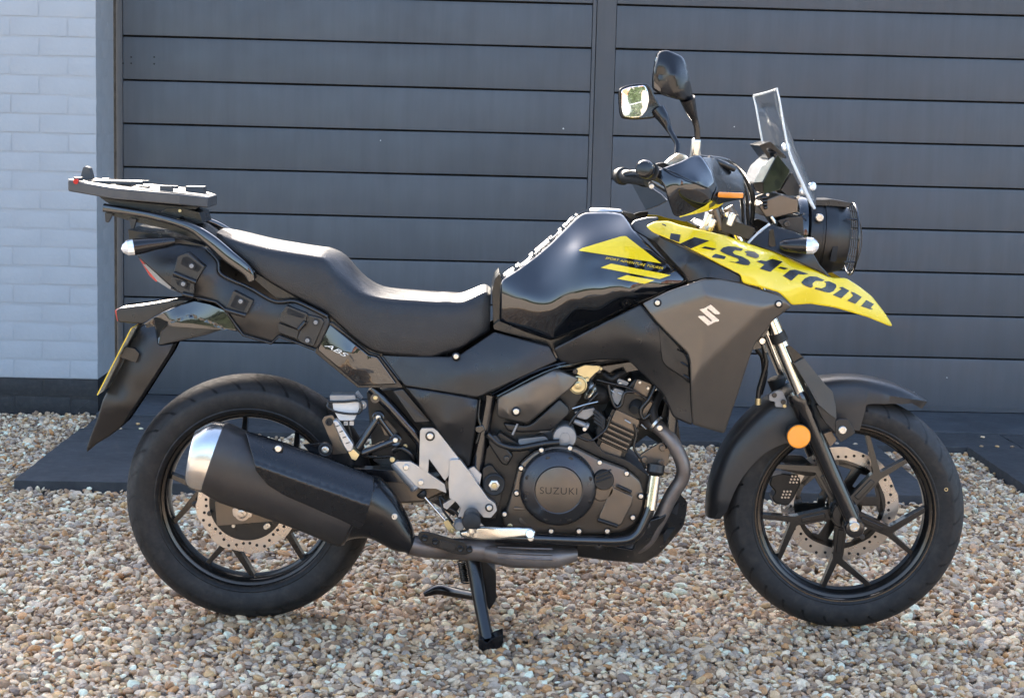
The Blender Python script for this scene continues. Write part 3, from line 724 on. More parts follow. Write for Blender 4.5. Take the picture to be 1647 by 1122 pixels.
def brake_disc(c, y, ro, ri, parent, m, waves=8, name='brake_disc', ph=0):
    seg = 160; V = []; F = []; t = .0022
    for k in range(seg):
        a = 2 * math.pi * k / seg
        q = math.sin(waves * a + ph); r = ro + .0022 * max(-1, min(1, 2.5 * q)); r2 = ri + .0015 * math.sin(waves * a + ph)
        for rr_, yy_ in ((r, y - t), (r, y + t), (r2, y + t), (r2, y - t)): V.append((c[0] + rr_ * math.cos(a), c[1] + yy_, c[2] + rr_ * math.sin(a)))
    for k in range(seg):
        b = ((k + 1) % seg) * 4; a = k * 4
        for i in range(4): F.append([a + i, a + (i + 1) % 4, b + (i + 1) % 4, b + i])
    mi = [0] * len(F)
    for k in range(waves * 5):
        a = 2 * math.pi * (k + .5) / (waves * 5); rad = ri + (ro - ri) * (.28, .5, .74, .5, .3)[k % 5]
        for sgn in (-1, 1):
            b0 = len(V)
            for s in range(8):
                w = 2 * math.pi * s / 8; V.append((c[0] + rad * math.cos(a) + .0038 * math.cos(w), c[1] + y + sgn * (t + .0004), c[2] + rad * math.sin(a) + .0038 * math.sin(w)))
            F.append(list(range(b0, b0 + 8))); mi.append(1)
    return link(name, V, F, [m, 'seal_black'], parent, 30, 0, False, 2, mi)
# rear wheel
rw_ = rim(AXR, .052, BK, 'rear_wheel')
lathe_y('tyre', 'tyre_rubber', AXR, tyre_prof(.301, .066), rw_, 160, (.272, .066))
for k in range(5): spoke(AXR, 246 + 72 * k, rw_)
lathe_y('hub', 'rim_black', AXR, [(.0, -.06), (.045, -.06), (.048, -.05), (.048, .05), (.045, .06), (0, .06)], rw_, 40)
brake_disc(AXR, -.083, .120, .088, rw_, 'disc_steel', 8)
lathe_y('disc_carrier', 'engine_black', AXR, [(.05, -.080), (.05, -.086), (.090, -.086), (.090, -.080)], rw_, 60)
for k in range(4):
    a = R(40 + 90 * k); bolt((0, 0, 0), .006, 'bolt_steel', rw_).location = (AXR[0] + .072 * math.cos(a), -.090, AXR[2] + .072 * math.sin(a))
lathe_y('sprocket', 'disc_steel', AXR, [(.04, .085), (.04, .09), (.105, .09), (.105, .085), (.04, .085)], rw_, 60)
# front wheel
fw_ = rim(AXF, .046, BK, 'front_wheel')
lathe_y('tyre', 'tyre_rubber', AXF, tyre_prof(.292, .054), fw_, 160, (.262, .054))
for k in range(5): spoke(AXF, 50 - 72 * k, fw_)
lathe_y('hub', 'rim_black', AXF, [(0, -.055), (.03, -.055), (.036, -.045), (.036, .045), (.03, .055), (0, .055)], fw_, 40)
brake_disc(AXF, .068, .143, .112, fw_, 'disc_steel', 8, ph=1.0)
for k in range(6):
    def pr(r, a): return (r * math.cos(R(a)), r * math.sin(R(a)))
    a = 60 * k + 12
    flat_poly('disc_carrier', 'rim_black', AXF, [pr(.05, a - 14), pr(.092, a - 13), pr(.098, a - 22), pr(.113, a - 22), pr(.113, a + 22), pr(.098, a + 22), pr(.092, a + 3), pr(.05, a + 14)], .066, .072, fw_, .001)
lathe_y('disc_carrier', 'rim_black', AXF, [(.036, .064), (.036, .074), (.056, .074), (.056, .064), (.036, .064)], fw_, 40)
lathe_y('disc_carrier', 'rim_black', AXF, [(.100, .066), (.100, .072), (.114, .072), (.114, .066), (.100, .066)], fw_, 60)
# steering turned a touch towards the viewer
TURN = Matrix.Translation(Vector(AXF)) @ Matrix.Rotation(R(-5.0), 4, 'Z') @ Matrix.Translation(-Vector(AXF))
fw_.matrix_basis = TURN
disc('tyre_mark', 'brass', (1522, 784, -.0543), [(.002, .0045), (-.0004, .0045), (-.0004, .003), (.0006, .0028)], fw_, 14)
# ---- front fork
for s in (-1, 1):
    yk = .096 * s
    top = P(1246 if s < 0 else 1246, 528, -.096); low = P(1376, 846, -.100); cl = P(1281.5, 634, -.098)
    top[1] = cl[1] = low[1] = yk
    dirv = (low - top) / np.linalg.norm(low - top)
    t0 = top - dirv * .30
    lathe('fork_tube', 'chrome', t0, low, [(0, .0165), (np.linalg.norm(cl - t0) + .03, .0165)], BK, 28)
    L0 = np.linalg.norm(low - cl)
    fl = lathe('fork_leg', 'frame_black', cl, low, [(-.004, .0175), (-.004, .0225), (.006, .0245), (.022, .0245), (.026, .0225), (.055, .0225), (.062, .0205), (L0 * .6, .0195), (L0 - .01, .0180), (L0 + .008, .0165), (L0 + .016, .010)], BK, 28)
    lathe('fork_seal', 'rubber_black', top + dirv * .012, low, [(0, .0168), (0, .0200), (.022, .0205), (.024, .0168)], BK, 24) if s < 0 else None
    # axle clamp
    c = P(1373, 847, -.1); c[1] = yk
    lathe('axle_clamp', 'frame_black', c + Yc(-.022), c + Yc(.02), [(0, .016), (.001, .0215), (.004, .0235), (.042, .0235), (.046, .02)], fl, 24)
    # fork guard
ca = P(1374.5, 846.5, -.128)
lathe('axle_nut', 'polished', ca, ca + Yc(1), [(.012, .0125), (-.001, .0125), (-.003, .0108), (-.003, .0072), (.003, .0065), (.003, .0001)], BK, 24)
lathe('axle', 'bolt_steel', (AXF[0], -.12, AXF[2]), (AXF[0], .12, AXF[2]), [(0, .009), (.24, .009)], BK, 16)
bolt((1387, 863, -.116), .006, 'bolt_dark', BK)
# triple clamp and steering head
prism('triple_clamp', 'frame_black', cD((690, 985), (860, 1040), (850, 1110), (680, 1060)), -.115, .23, .004, BK)
prism('triple_clamp', 'frame_black', [(1205, 520), (1238, 524), (1232, 540), (1203, 545)], -.115, .23, .004, BK)
# second, thinner stay with eyelet beside the fork
tube('brake_hose', 'hose', cS7((128, 240, -.06), (150, 330, -.05), (165, 430, -.05), (130, 560, -.045), (105, 650, -.045), (98, 740, -.045)), .006, BK)
tube('brake_hose', 'hose', cS7((90, 310, .0), (140, 380, .0), (150, 520, .0), (110, 680, .0)), .008, BK)
lathe('hose_end', 'brass', P(1219.5, 640, -.045), P(1219, 652, -.045), [(0, .006), (0, .0075), (.016, .0075), (.016, .005)], BK, 12)
disc('banjo_bolt', 'chrome', cS7((132, 245, -.10))[0], [(.01, .0085), (-.002, .0085), (-.004, .0068), (-.004, .005), (-.001, .0045), (-.001, .0001)], BK, 20)
tube('stay_rod', 'polished', cS7((140, 270, -.09), (165, 335, -.08)), .0035, BK)
prism('hose_bracket', 'cast_grey', cS7((190, 685), (245, 655), (300, 660), (335, 735), (330, 790), (240, 785), (238, 745), (190, 735)), -.075, .012, .002, BK)
bolt(cS7((232, 690, -.077))[0], .006, 'bolt_dark', BK); bolt(cS7((305, 745, -.077))[0], .006, 'bolt_dark', BK); bolt(cS7((315, 778, -.079))[0], .0045, 'brass', BK)
lathe('dust_boot', 'rubber_black', P(1247, 606, .06), P(1254, 632, .06), [(0, .016), (.004, .022), (.03, .019), (.045, .015)], BK, 16)
# grey fork guard with dark lower facet
prism('fork_guard', 'guard_grey', cS7((395, 430), (475, 385), (640, 590), (710, 660), (735, 780), (742, 885), (690, 850), (590, 765), (520, 640)), -.125, .03, .004, BK, 2, True)
prism('fork_guard', 'satin_black', cS7((330, 285), (365, 285), (480, 385), (395, 432), (350, 340)), -.115, .02, .002, BK)
prism('fork_guard', 'black_plastic', cS7((575, 775), (600, 770), (742, 888), (735, 1000), (640, 900)), -.119, .02, .002, BK)
prism('fender_bracket', 'dark_plastic', cS7((735, 900), (760, 885), (835, 885), (898, 995), (885, 1010), (775, 1078), (735, 1020)), -.122, .008, .002, BK, 2, True)
bolt(cS7((790, 975, -.126))[0], .0095, 'bolt_steel', BK)
prism('fender_bracket', 'engine_bronze', cS7((635, 1005), (700, 985), (745, 1055), (690, 1115)), -.10, .02, .002, BK)
# ---- front mudguard: arched over the tyre
def fender(name, m, a0, a1, ro, rin, w, parent, n=40, y_in=None):
    """arched guard; rin(t) gives the lower edge radius of the side skirt"""
    rings = []
    for i in range(n + 1):
        t = i / n; a = R(a0 + (a1 - a0) * t); r_in = rin(t); ro_ = ro(t) if callable(ro) else ro
        ww = w(t) if callable(w) else w
        sec = []
        for rr_, y in ((r_in, -ww), (r_in + (ro_ - r_in) * .45, -ww * 1.01), (ro_ - .022, -ww * .96), (ro_ - .010, -ww * .86), (ro_ - .003, -ww * .62), (ro_, -ww * .3)):
            sec.append((rr_, y))
        sec = sec + [(ro_ + .0005, 0)] + [(q, -y) for q, y in sec[::-1]]
        ins = [(q - .0035 if abs(y) < ww * .9 else q, y * (1 - .0035 / ww)) for q, y in sec[::-1]]
        rings.append([(AXF[0] + q * math.cos(a), y, AXF[2] + q * math.sin(a)) for q, y in sec + ins])
    return loft(name, m, rings, parent, True, True, 40)
def interp(xs, ys): return lambda t: float(np.interp(t, xs, ys))
ff_ = fender('front_mudguard', 'mudguard_grey', 56, 107, .336, interp([0, .063, .196, .353, .486, .533, .549, 1], [.3345, .326, .303, .288, .280, .275, .212, .212]), interp([0, .05, .15, .4, 1], [.012, .034, .052, .066, .070]), BK)
fm = fender('front_mudguard', 'mudguard_grey', 104, 183.5, interp([0, .3, 1], [.338, .338, .336]), interp([0, .12, .2, .35, .5, .7, .95, 1], [.185, .186, .205, .236, .254, .270, .290, .305]), interp([0, .5, .9, 1], [.070, .072, .068, .055]), BK)
fm.matrix_basis = Matrix.Translation(Vector(AXF)) @ Matrix.Rotation(R(-2.5), 4, 'Z') @ Matrix.Translation(-Vector(AXF)); ff_.matrix_basis = TURN
# ridge on the guard
c = P(1284.5, 701.4, -.128)
rf = lathe('side_reflector', 'orange_lens', c, c + Yc(1), [(.012, .026), (0, .0278), (-.004, .0278), (-.006, .0262), (-.0065, .02), (-.0065, .0001)], BK, 40)
lathe('reflector_base', 'black_plastic', c, c + Yc(1), [(.03, .027), (.002, .0295), (-.003, .0295), (-.003, .0275)], rf, 40)
# front caliper on the far side
cal = prism('front_caliper', 'engine_black', cS8((60, 400), (150, 380), (300, 400), (310, 470), (250, 600), (200, 660), (90, 640), (60, 590), (95, 540), (40, 480)), .055, .05, .004, BK, 4)
for k in range(3):
    for (x, y) in ((265, 430), (195, 560)):
        for j in range(3):
            disc('piston_hole', 'disc_steel', cS8((x + (k - 1) * 28 - j * 9, y + (j - 1) * 26, .053))[0], [(.002, .0026), (-.0005, .0026), (-.0005, .0001)], cal, 8)
prism('caliper_bracket', 'engine_black', cS8((120, 300), (180, 220), (330, 230), (440, 330), (440, 400), (340, 400), (130, 345)), .05, .02, .003, BK, 4)
bolt(cS8((345, 335, .048))[0], .007, 'bolt_dark', BK); bolt(cS8((165, 670, .05))[0], .004, 'bolt_steel', BK)

# ---- fairing
sh_out = [(1033.2, 488.2), (1078, 467), (1131.8, 448.5), (1160, 449), (1193.5, 454.4), (1252.3, 473.5), (1272.9, 492.6), (1240.6, 517.6), (1231.8, 532.3), (1214, 553), (1208, 568), (1180, 653.6), (1165, 697), (1113.4, 682), (1111.5, 627), (1110, 582), (1106, 568), (1087.6, 550), (1056.8, 519)]
sfn = facets([cE((105, 690, -.240), (390, 597, -.262), (230, 560, -.241)), cE((390, 597, -.262), (720, 662, -.238), (590, 525, -.229)), cE((105, 690, -.240), (390, 597, -.262), (330, 1100, -.236)), cE((390, 597, -.262), (720, 662, -.238), (345, 1000, -.243)), cE((705, 680, -.236), (430, 890, -.249), (600, 1000, -.196))])
shr = panel('radiator_shroud', 'fairing_grey', sh_out, sfn, .006, 2.6, 5, 3, BK, 'lin', True)
logo = cS3((400, 440), (520, 410), (695, 315), (940, 540), (895, 572), (800, 560), (622, 418), (590, 445), (912, 715), (890, 750), (810, 760), (620, 862), (365, 632), (395, 605), (520, 605), (692, 752), (722, 722))
panel('shroud_emblem', 'emblem', logo, sfn, .003, 0, 5, .25, shr, off=-.0028)
for q in cE((127, 635), (790, 642)): washer_bolt((q[0], q[1], float(sfn([q[0]], [q[1]])[0]) - .001), .0058, shr)
# recessed vent panel left of the shroud and the inner cowl around it
inn = [(890, 561), (960, 525), (1031, 489), (1058, 521), (1089, 552), (1107, 571), (1111, 584), (1113.5, 684), (1083, 671), (1067, 634), (1022, 590), (1009, 578), (960, 579), (919, 586), (899, 579)]
icl = panel('inner_cowl', 'dark_plastic', inn, [(890, 561, -.165), (1031, 489, -.205), (960, 525, -.195), (1058, 521, -.215), (1111, 584, -.215), (1113, 684, -.20), (1010, 578, -.185), (919, 586, -.16), (960, 555, -.19), (1030, 550, -.215), (1067, 634, -.185)], .012, 3, 12, 3, BK, 'tps', True)
ven = cE((128, 752), (175, 800), (230, 855), (285, 925), (300, 960), (305, 1080), (260, 1040), (175, 985), (152, 955))
vp = panel('vent_panel', 'black_plastic', ven, [(1058, 521, -.219), (1111, 584, -.222), (1111, 618, -.215), (1066, 582, -.214)], .006, 2.2, 12, 3, BK)
for a, b in (((205, 830), (240, 850)), ((235, 890), (288, 915)), ((255, 960), (298, 985)), ((270, 1030), (302, 1050))):
    tube('vent_fin', 'satin_black', cE((*a, -.222), (*b, -.225)), .002, vp, 1, 6)
# upper cowl between tank and beak
uc = cS1((-560, 330), (-330, 35), (-150, -10), (0, -10), (-40, 120), (30, 260), (420, 425), (800, 620), (1085, 765), (1090, 868), (900, 845), (650, 800), (400, 860), (370, 850), (330, 740), (-60, 330), (-330, 180))
upc = panel('upper_cowl', 'dark_plastic', uc, cS1((-560, 330, -.10), (-330, 35, -.09), (0, 0, -.13), (1085, 820, -.222), (650, 800, -.225), (370, 850, -.20), (0, 250, -.165), (-60, 330, -.15), (420, 425, -.19), (350, 620, -.205), (800, 640, -.215), (300, 560, -.19)), .012, 2.5, 9, 2, BK, 'lin', True)
# yellow beak
yk_out = cE((62, 215), (115, 190), (190, 188), (250, 210), (500, 268), (640, 318), (880, 400), (1020, 470), (1080, 500), (1160, 500), (1230, 545), (1300, 600), (1370, 690), (1405, 745), (1412, 762), (1395, 762), (1280, 715), (1180, 685), (1100, 662), (960, 640), (862, 648), (825, 610), (790, 577), (690, 550), (592, 527), (583, 482), (420, 400), (250, 312), (100, 250))
yk_ctrl = cE((62, 215, -.150), (190, 188, -.130), (250, 210, -.150), (120, 225, -.160), (300, 255, -.178), (500, 268, -.165), (640, 318, -.160), (880, 400, -.145), (1080, 500, -.120), (1160, 500, -.105), (1300, 600, -.065), (1412, 760, -.030), (1280, 715, -.085), (1100, 662, -.130), (960, 640, -.165), (862, 648, -.195), (790, 577, -.220), (592, 527, -.235), (583, 482, -.235), (420, 400, -.215), (250, 312, -.190), (100, 250, -.165), (700, 430, -.215), (450, 330, -.205), (950, 530, -.180), (820, 520, -.205), (1150, 600, -.122), (1260, 650, -.090))
yfn = rbf(yk_ctrl, 'tps', 3e-3)
bk = panel('beak_panel', 'yellow_paint', yk_out, yfn, .005, 3, 10, 3, BK, 'tps', True)
for pol in (cS1((155, 205), (285, 225), (265, 325), (140, 285)), cS1((470, 258), (665, 305), (420, 410), (275, 345)), cS1((610, 380), (760, 410), (715, 432), (560, 400)),
            cS1((810, 435), (850, 395), (920, 378), (1010, 385), (1115, 415), (1085, 442), (1010, 430), (975, 455), (1000, 485), (1100, 515), (1185, 560), (1212, 598), (1185, 630), (1120, 625), (930, 578), (1020, 588), (1060, 570), (1050, 545), (960, 510), (880, 480), (820, 450)),
            cS1((1170, 438), (1260, 450), (1325, 490), (1320, 525), (1280, 538), (1150, 498), (1165, 475), (1130, 450)), cS1((750, 478), (890, 515), (865, 550), (700, 525), (715, 500)),
            cS1((1345, 562), (1420, 575), (1500, 545), (1640, 580), (1475, 718), (1335, 675), (1400, 620), (1290, 580)), cS2((270, 290), (360, 310), (310, 328), (230, 303)),
            cS2((295, 400), (380, 330), (440, 325), (600, 375), (540, 385), (480, 380), (395, 460)),
            cS2((515, 480), (560, 430), (620, 405), (700, 410), (795, 450), (770, 465), (690, 460), (650, 490), (655, 530), (630, 545), (560, 520)),
            cS2((790, 470), (850, 465), (930, 500), (940, 530), (900, 585), (850, 605), (780, 590), (675, 560), (690, 540), (760, 552), (810, 530), (815, 490)),
            cS2((970, 540), (1010, 533), (1095, 578), (995, 672), (895, 630), (1000, 560)), cS2((1110, 590), (1150, 600), (1245, 655), (1165, 738), (1070, 700), (1140, 640)), cS2((1300, 690), (1390, 740), (1350, 782), (1380, 800), (1350, 805), (1235, 765))):
    panel('lettering', 'decal_black', pol, yfn, .0016, 0, 8, .5, bk, off=-.0012, smooth=0)
tube('panel_clip', 'bolt_dark', cS1((45, 85, -.152), (90, 105, -.158)), .0015, bk, 1, 6)
# black keel under the beak joining both halves
prism('beak_keel', 'black_plastic', cE((880, 440), (1080, 520), (1180, 540), (1300, 640), (1390, 745), (1270, 700), (1090, 640), (960, 610), (880, 560)), -.03, .06, .003, BK)
# ---- tank
tk_out = cC((428, 478), (520, 420), (620, 345), (700, 275), (770, 205), (840, 135), (880, 108), (1000, 104), (1090, 112), (1125, 160), (1145, 195), (1300, 345), (1400, 430), (1440, 470), (1425, 495), (1140, 625), (900, 730), (720, 803), (680, 800), (560, 760), (418, 702))
tk_ctrl = cC((428, 478, -.102), (418, 702, -.098), (560, 760, -.118), (700, 803, -.125), (1000, 690, -.160), (1230, 585, -.182), (1440, 470, -.195), (1300, 345, -.172), (1145, 195, -.118), (1090, 112, -.062), (880, 108, -.062), (770, 205, -.072), (620, 345, -.085), (860, 318, -.153), (960, 400, -.176), (1050, 480, -.194), (1130, 552, -.206), (1300, 510, -.204), (1100, 235, -.142), (1000, 170, -.098), (900, 200, -.104), (740, 400, -.130), (560, 560, -.134), (700, 640, -.156), (850, 600, -.179), (980, 560, -.192), (780, 520, -.166), (640, 470, -.120), (450, 600, -.112), (1200, 400, -.184), (1000, 300, -.160), (800, 280, -.108), (850, 690, -.145), (1100, 628, -.165))
tfn = rbf(tk_ctrl, 'tps', 4e-3)
tank = panel('fuel_tank', 'gloss_black', tk_out, tfn, .01, 4, 5, 4, BK, 'tps', True, smooth=60)
for pol in (cC((853, 316), (870, 303), (1085, 238), (1112, 237), (1305, 386)), cC((972, 409), (1030, 387), (1357, 450), (1295, 471)), cC((1062, 469), (1115, 450), (1268, 478), (1212, 498))):
    panel('tank_decal', 'yellow_paint', pol, tfn, .0014, 0, 8, .7, tank, off=-.0011, smooth=0)
text_on('lettering', 'plate_yellow', 'SPORT ADVENTURE TOURER', cS6((185, 362))[0], (92.5, 17.0), (1.2, -3.6), tfn, tank, -.0016, .0006, shear=.3, space=1.1)
# tank top: crowned strip from the near ridge to the far one
ridge = cC((428, 478), (520, 420), (620, 345), (700, 275), (770, 205), (840, 135), (880, 108), (1000, 104), (1090, 112), (1145, 190))
crown = cC((408, 445), (500, 372), (600, 290), (680, 222), (745, 172), (815, 115), (880, 98), (1000, 97), (1090, 102), (1190, 135))
crown = [(a[0] + .55 * (b[0] - a[0]), a[1] + .55 * (b[1] - a[1])) for a, b in zip(ridge, crown)]
rn = [P(a, b, float(tfn([a], [b])[0]) + .004) for a, b in cat(ridge, 4)]; cr_ = [P(a, b, 0) for a, b in cat(crown, 4)]
rings = []
for a, b in zip(rn, cr_):
    sec = []
    for k in range(13):
        t = -1 + k / 6.0; y = a[1] * -t if False else t * abs(a[1]); h = 1 - abs(t) ** 2.2
        sec.append((a[0] + (b[0] - a[0]) * h, y, a[2] + (b[2] - a[2]) * h))
    rings.append(sec)
tt = loft('tank_top', 'gloss_black', rings, BK, False, False, 60)
# outlined lettering on the crest of the tank
def on_strip(u, v):
    i = 1.0 + u * (len(rings) - 1) * .56; i0 = min(int(i), len(rings) - 2); f = i - i0; k = 6 * (.22 + .66 * v); k0 = min(int(k), 11); g_ = k - k0
    q = lambda I, K: np.array(rings[I][K])
    p = (q(i0, k0) * (1 - g_) + q(i0, k0 + 1) * g_) * (1 - f) + (q(i0 + 1, k0) * (1 - g_) + q(i0 + 1, k0 + 1) * g_) * f
    return p + np.array([-.0007, -.0006, .0008])
cu = bpy.data.curves.new('t', 'FONT'); cu.body = 'SUZUKI'; cu.fill_mode = 'NONE'; cu.bevel_depth = .016; cu.bevel_resolution = 0
ob = bpy.data.objects.new('t', cu); C.objects.link(ob); bpy.context.view_layer.update()
tme = bpy.data.meshes.new_from_object(ob.evaluated_get(bpy.context.evaluated_depsgraph_get())); bpy.data.objects.remove(ob)
q = np.array([v.co[:3] for v in tme.vertices]); lo = q.min(0); hi = q.max(0); nn = (q - lo) / (hi - lo)
link('lettering', [on_strip(a, b) + np.array([-.0006, 0, .0008]) * c_ for a, b, c_ in nn], [list(p.vertices) for p in tme.polygons], 'decal_white', tt, 0)
# filler cap and rear of the tank
c = P(975, 341, 0); lathe('filler_cap', 'aluminium', c + np.array([0, 0, -.004]), c + np.array([.02, 0, 1]), [(0, .04), (.008, .04), (.012, .036), (.012, .0001)], BK, 32)
prism('tank_trim', 'satin_black', cC((378, 540), (395, 470), (420, 440), (432, 480), (420, 700), (412, 735), (388, 735)), -.088, .176, .003, BK)
prism('tank_trim', 'satin_black', cC((385, 725), (415, 700), (560, 760), (700, 806), (1150, 622), (1445, 478), (1450, 500), (1190, 625), (880, 775), (725, 850), (700, 850), (560, 795), (390, 745)), -.110, .22, .003, BK, 1)
prism('tank_trim', 'satin_black', cC((1090, 105), (1150, 115), (1200, 150), (1150, 190), (1120, 160)), -.05, .10, .003, BK)
# inner dark structure below the tank
prism('frame_spar', 'frame_black', [(880, 560), (1000, 500), (1150, 470), (1240, 500), (1225, 560), (1110, 580), (1000, 600), (900, 600)], -.07, .14, .006, BK)
# ---- seat
ST = [(110, 188, 203, 262, .090), (160, 184, 222, 300, .112), (250, 200, 256, 350, .126), (400, 236, 297, 470, .136), (550, 262, 325, 560, .140), (700, 284, 350, 642, .142), (765, 292, 372, 675, .142), (850, 330, 478, 748, .142), (950, 438, 558, 838, .144), (1050, 515, 588, 905, .146), (1150, 545, 602, 928, .148), (1300, 563, 612, 938, .146), (1420, 571, 620, 943, .142)]
ST = [(320 + .2674 * a, 320 + .2674 * b, 320 + .2674 * c_, 320 + .2674 * d_, w) for a, b, c_, d_, w in ST]
ST += [(680 + .2941 * a, 310 + .2941 * b, 310 + .2941 * c_, 310 + .2941 * d_, w) for a, b, c_, d_, w in [(120, 561, 596, 872, .138), (200, 556, 600, 850, .134), (260, 545, 580, 815, .128), (320, 532, 552, 776, .118), (350, 529, 545, 760, .108), (372, 545, 556, 742, .098)]]
ST = cat(ST, 3); rings = []
for px, ty, ey, by, w in ST:
    ctr = P(px, ty, .03); ed = P(px, ey, -w * .86); bo = P(px, by, -w)
    zc, ze, zb = ctr[2], ed[2], bo[2]; x = ed[0]
    if zc < ze + .004: zc = ze + .004
    prof = [(-.98, zb - .004), (-1.0, zb + .004), (-1.0, zb + (ze - zb) * .35), (-.985, zb + (ze - zb) * .7), (-.955, ze - (ze - zb) * .10), (-.90, ze + .001), (-.82, ze + (zc - ze) * .30), (-.6, ze + (zc - ze) * .68), (-.3, ze + (zc - ze) * .93), (0, zc)]
    prof = prof + [(-a, b) for a, b in prof[-2::-1]]
    rings.append([(x, a * w, b) for a, b in prof])
seat = loft('seat', 'vinyl', rings, BK, True, True, 70)
# ---- seat base trim under the saddle
prism('seat_trim', 'satin_black', cB((330, 440), (520, 552), (780, 682), (900, 805), (1040, 908), (1100, 930), (1496, 952), (1496, 975), (1130, 962), (1080, 940), (1000, 930), (880, 850), (780, 735), (575, 612), (470, 600), (330, 480)), -.128, .256, .002, BK, 1)
# ---- tail: long side panel with case mounts
tp = cA((520, 640), (545, 600), (700, 590), (770, 565), (840, 575), (940, 590), (1010, 670), (1030, 755), (1200, 830), (1350, 915), (1480, 912)) + cB((665, 650), (778, 706), (790, 742), (765, 800), (728, 880), (700, 908), (600, 868), (480, 822), (435, 870), (265, 818), (235, 800), (150, 668)) + cA((1000, 918), (860, 888), (730, 830), (610, 720))
tail = panel('tail_panel', 'dark_plastic', tp, cA((520, 640, -.10), (840, 575, -.105), (940, 590, -.11), (1030, 760, -.125), (860, 888, -.125), (700, 720, -.125), (900, 760, -.14), (1350, 915, -.14)) + cB((778, 706, -.148), (700, 908, -.150), (480, 822, -.142), (265, 818, -.135), (150, 668, -.14), (300, 700, -.15), (560, 720, -.155)), .01, 3, 12, 2, BK, 'tps', True)
def mount(pol, hole, Y, b=None):
    m_ = prism('case_mount', 'dark_plastic', pol, Y - .006, .04, .0035, BK, 2)
    prism('recess_shade_plate', 'seal_black', hole, Y - .0068, .004, .0005, m_, 2)  # raised dark plate, colour stands in for the shade of a hollow
    q = np.array(pol); lo_ = q[np.argsort(q[:, 1])[-2:]]
    tube('mount_ledge', 'satin_black', [(lo_[0][0], lo_[0][1], Y - .010), (lo_[1][0], lo_[1][1], Y - .010)], .0055, m_, 1, 10)
    if b: disc('grommet', 'rubber_black', (b[0], b[1], Y - .0072), [(.003, .0085), (-.004, .0085), (-.004, .006)], m_, 16); bolt((b[0], b[1], Y - .0115), .005, 'cast_grey', m_)
mount(cA((770, 640), (825, 620), (935, 705), (880, 800), (745, 745)), cA((800, 650), (830, 645), (915, 710), (890, 740), (785, 690)), -.152, cA((853, 702))[0])
mount(cA((735, 765), (870, 805), (865, 885), (800, 870), (725, 815)), cA((755, 780), (845, 805), (840, 850), (765, 815)), -.150, cA((803, 810))[0])
mount(cA((1105, 850), (1225, 910), (1180, 1000), (1055, 965)), cA((1120, 875), (1200, 915), (1165, 975), (1085, 945)), -.160, cA((1148, 915))[0])
mount(cB((525, 640), (655, 690), (640, 740), (600, 785), (478, 730), (490, 690)), cB((535, 655), (640, 700), (630, 720), (525, 690)), -.166)
prism('case_mount', 'black_plastic', cB((475, 745), (600, 790), (590, 840), (480, 800)), -.158, .02, .003, BK, 2)
ep = prism('mount_plate', 'dark_plastic', cB((645, 690), (740, 715), (755, 740), (690, 890), (610, 865), (590, 840)), -.160, .02, .003, BK, 3)
for x, y in ((702, 742), (652, 851)):
    disc('grommet', 'rubber_black', cB((x, y, -.1615))[0], [(.003, .0085), (-.003, .0085), (-.003, .006)], ep, 16); bolt(cB((x, y, -.165))[0], .005, 'cast_grey', ep)
tube('tail_edge', 'satin_black', cA((945, 600, -.116), (1012, 672, -.124), (1032, 752, -.130), (1200, 832, -.140), (1350, 914, -.146), (1470, 914, -.150)) + cB((668, 654, -.155), (774, 708, -.156)), .0045, BK, 5, 10)  # thin bar added along the panel edge to give a highlight line
tube('tail_edge', 'satin_black', cA((730, 832, -.130), (860, 888, -.134), (1000, 918, -.142), (1052, 960, -.146)) + cB((265, 818, -.142), (435, 868, -.146), (482, 824, -.150), (600, 868, -.156), (698, 906, -.156)), .003, BK, 1, 8)
# glossy side trim with ABS lettering
gt_c = cS5((190, 10, -.142), (770, 475, -.152), (1200, 910, -.150), (630, 935, -.142), (0, 390, -.142), (480, 455, -.162), (600, 700, -.156))
prism('side_trim_frame', 'satin_black', cS5((150, -20), (240, -10), (790, 440), (930, 480), (1290, 950), (1270, 970), (610, 965), (-30, 440), (-20, 380)), -.142, .02, .002, BK, 1)
gt = panel('side_trim', 'gloss_black', cS5((190, 10), (770, 475), (905, 505), (1200, 912), (630, 935), (0, 392)), gt_c, .006, 1.6, 7, 1.5, BK, 'lin', False, -.003)
text_on('lettering', 'decal_white', 'ABS', cS5((105, 338))[0], (36.5, 19.5), (3.0, -6.0), lambda a, b: rbf(gt_c, 'lin')(a, b) - .003, gt, -.0016, .0008, shear=.4)
# ---- grab rails
def flatbar(name, m, pts, parent, mirror=True):
    q = cat([tuple(P(*a[:3])) + tuple(a[3:5]) for a in pts], 5); rings = []
    for i in range(len(q)):
        t = q[min(i + 1, len(q) - 1)][:3] - q[max(i - 1, 0)][:3]; t = t / np.linalg.norm(t)
        u_ = np.cross(t, [0, 1, 0]); u_ /= np.linalg.norm(u_); u_ = u_ if u_[2] > 0 else -u_; v_ = np.cross(t, u_); sec = []
        for k in range(16):
            w = 2 * math.pi * k / 16; c_, s_2 = math.cos(w), math.sin(w)
            sec.append(q[i][:3] + u_ * q[i][3] * np.sign(c_) * abs(c_) ** .55 + v_ * q[i][4] * np.sign(s_2) * abs(s_2) ** .55)
        rings.append(sec)
    return loft(name, m, rings, parent, True, True, 60, mirror)
flatbar('grab_rail', 'gloss_black', [a[:3] + a[3:] for a in cA((330, 352, -.082, .010, .012), (480, 375, -.092, .0085, .012), (640, 405, -.103, .0085, .013), (850, 470, -.122, .010, .013), (965, 545, -.135, .014, .013), (1080, 645, -.143, .0155, .012), (1185, 728, -.148, .013, .010), (1215, 790, -.148, .008, .008))], BK)
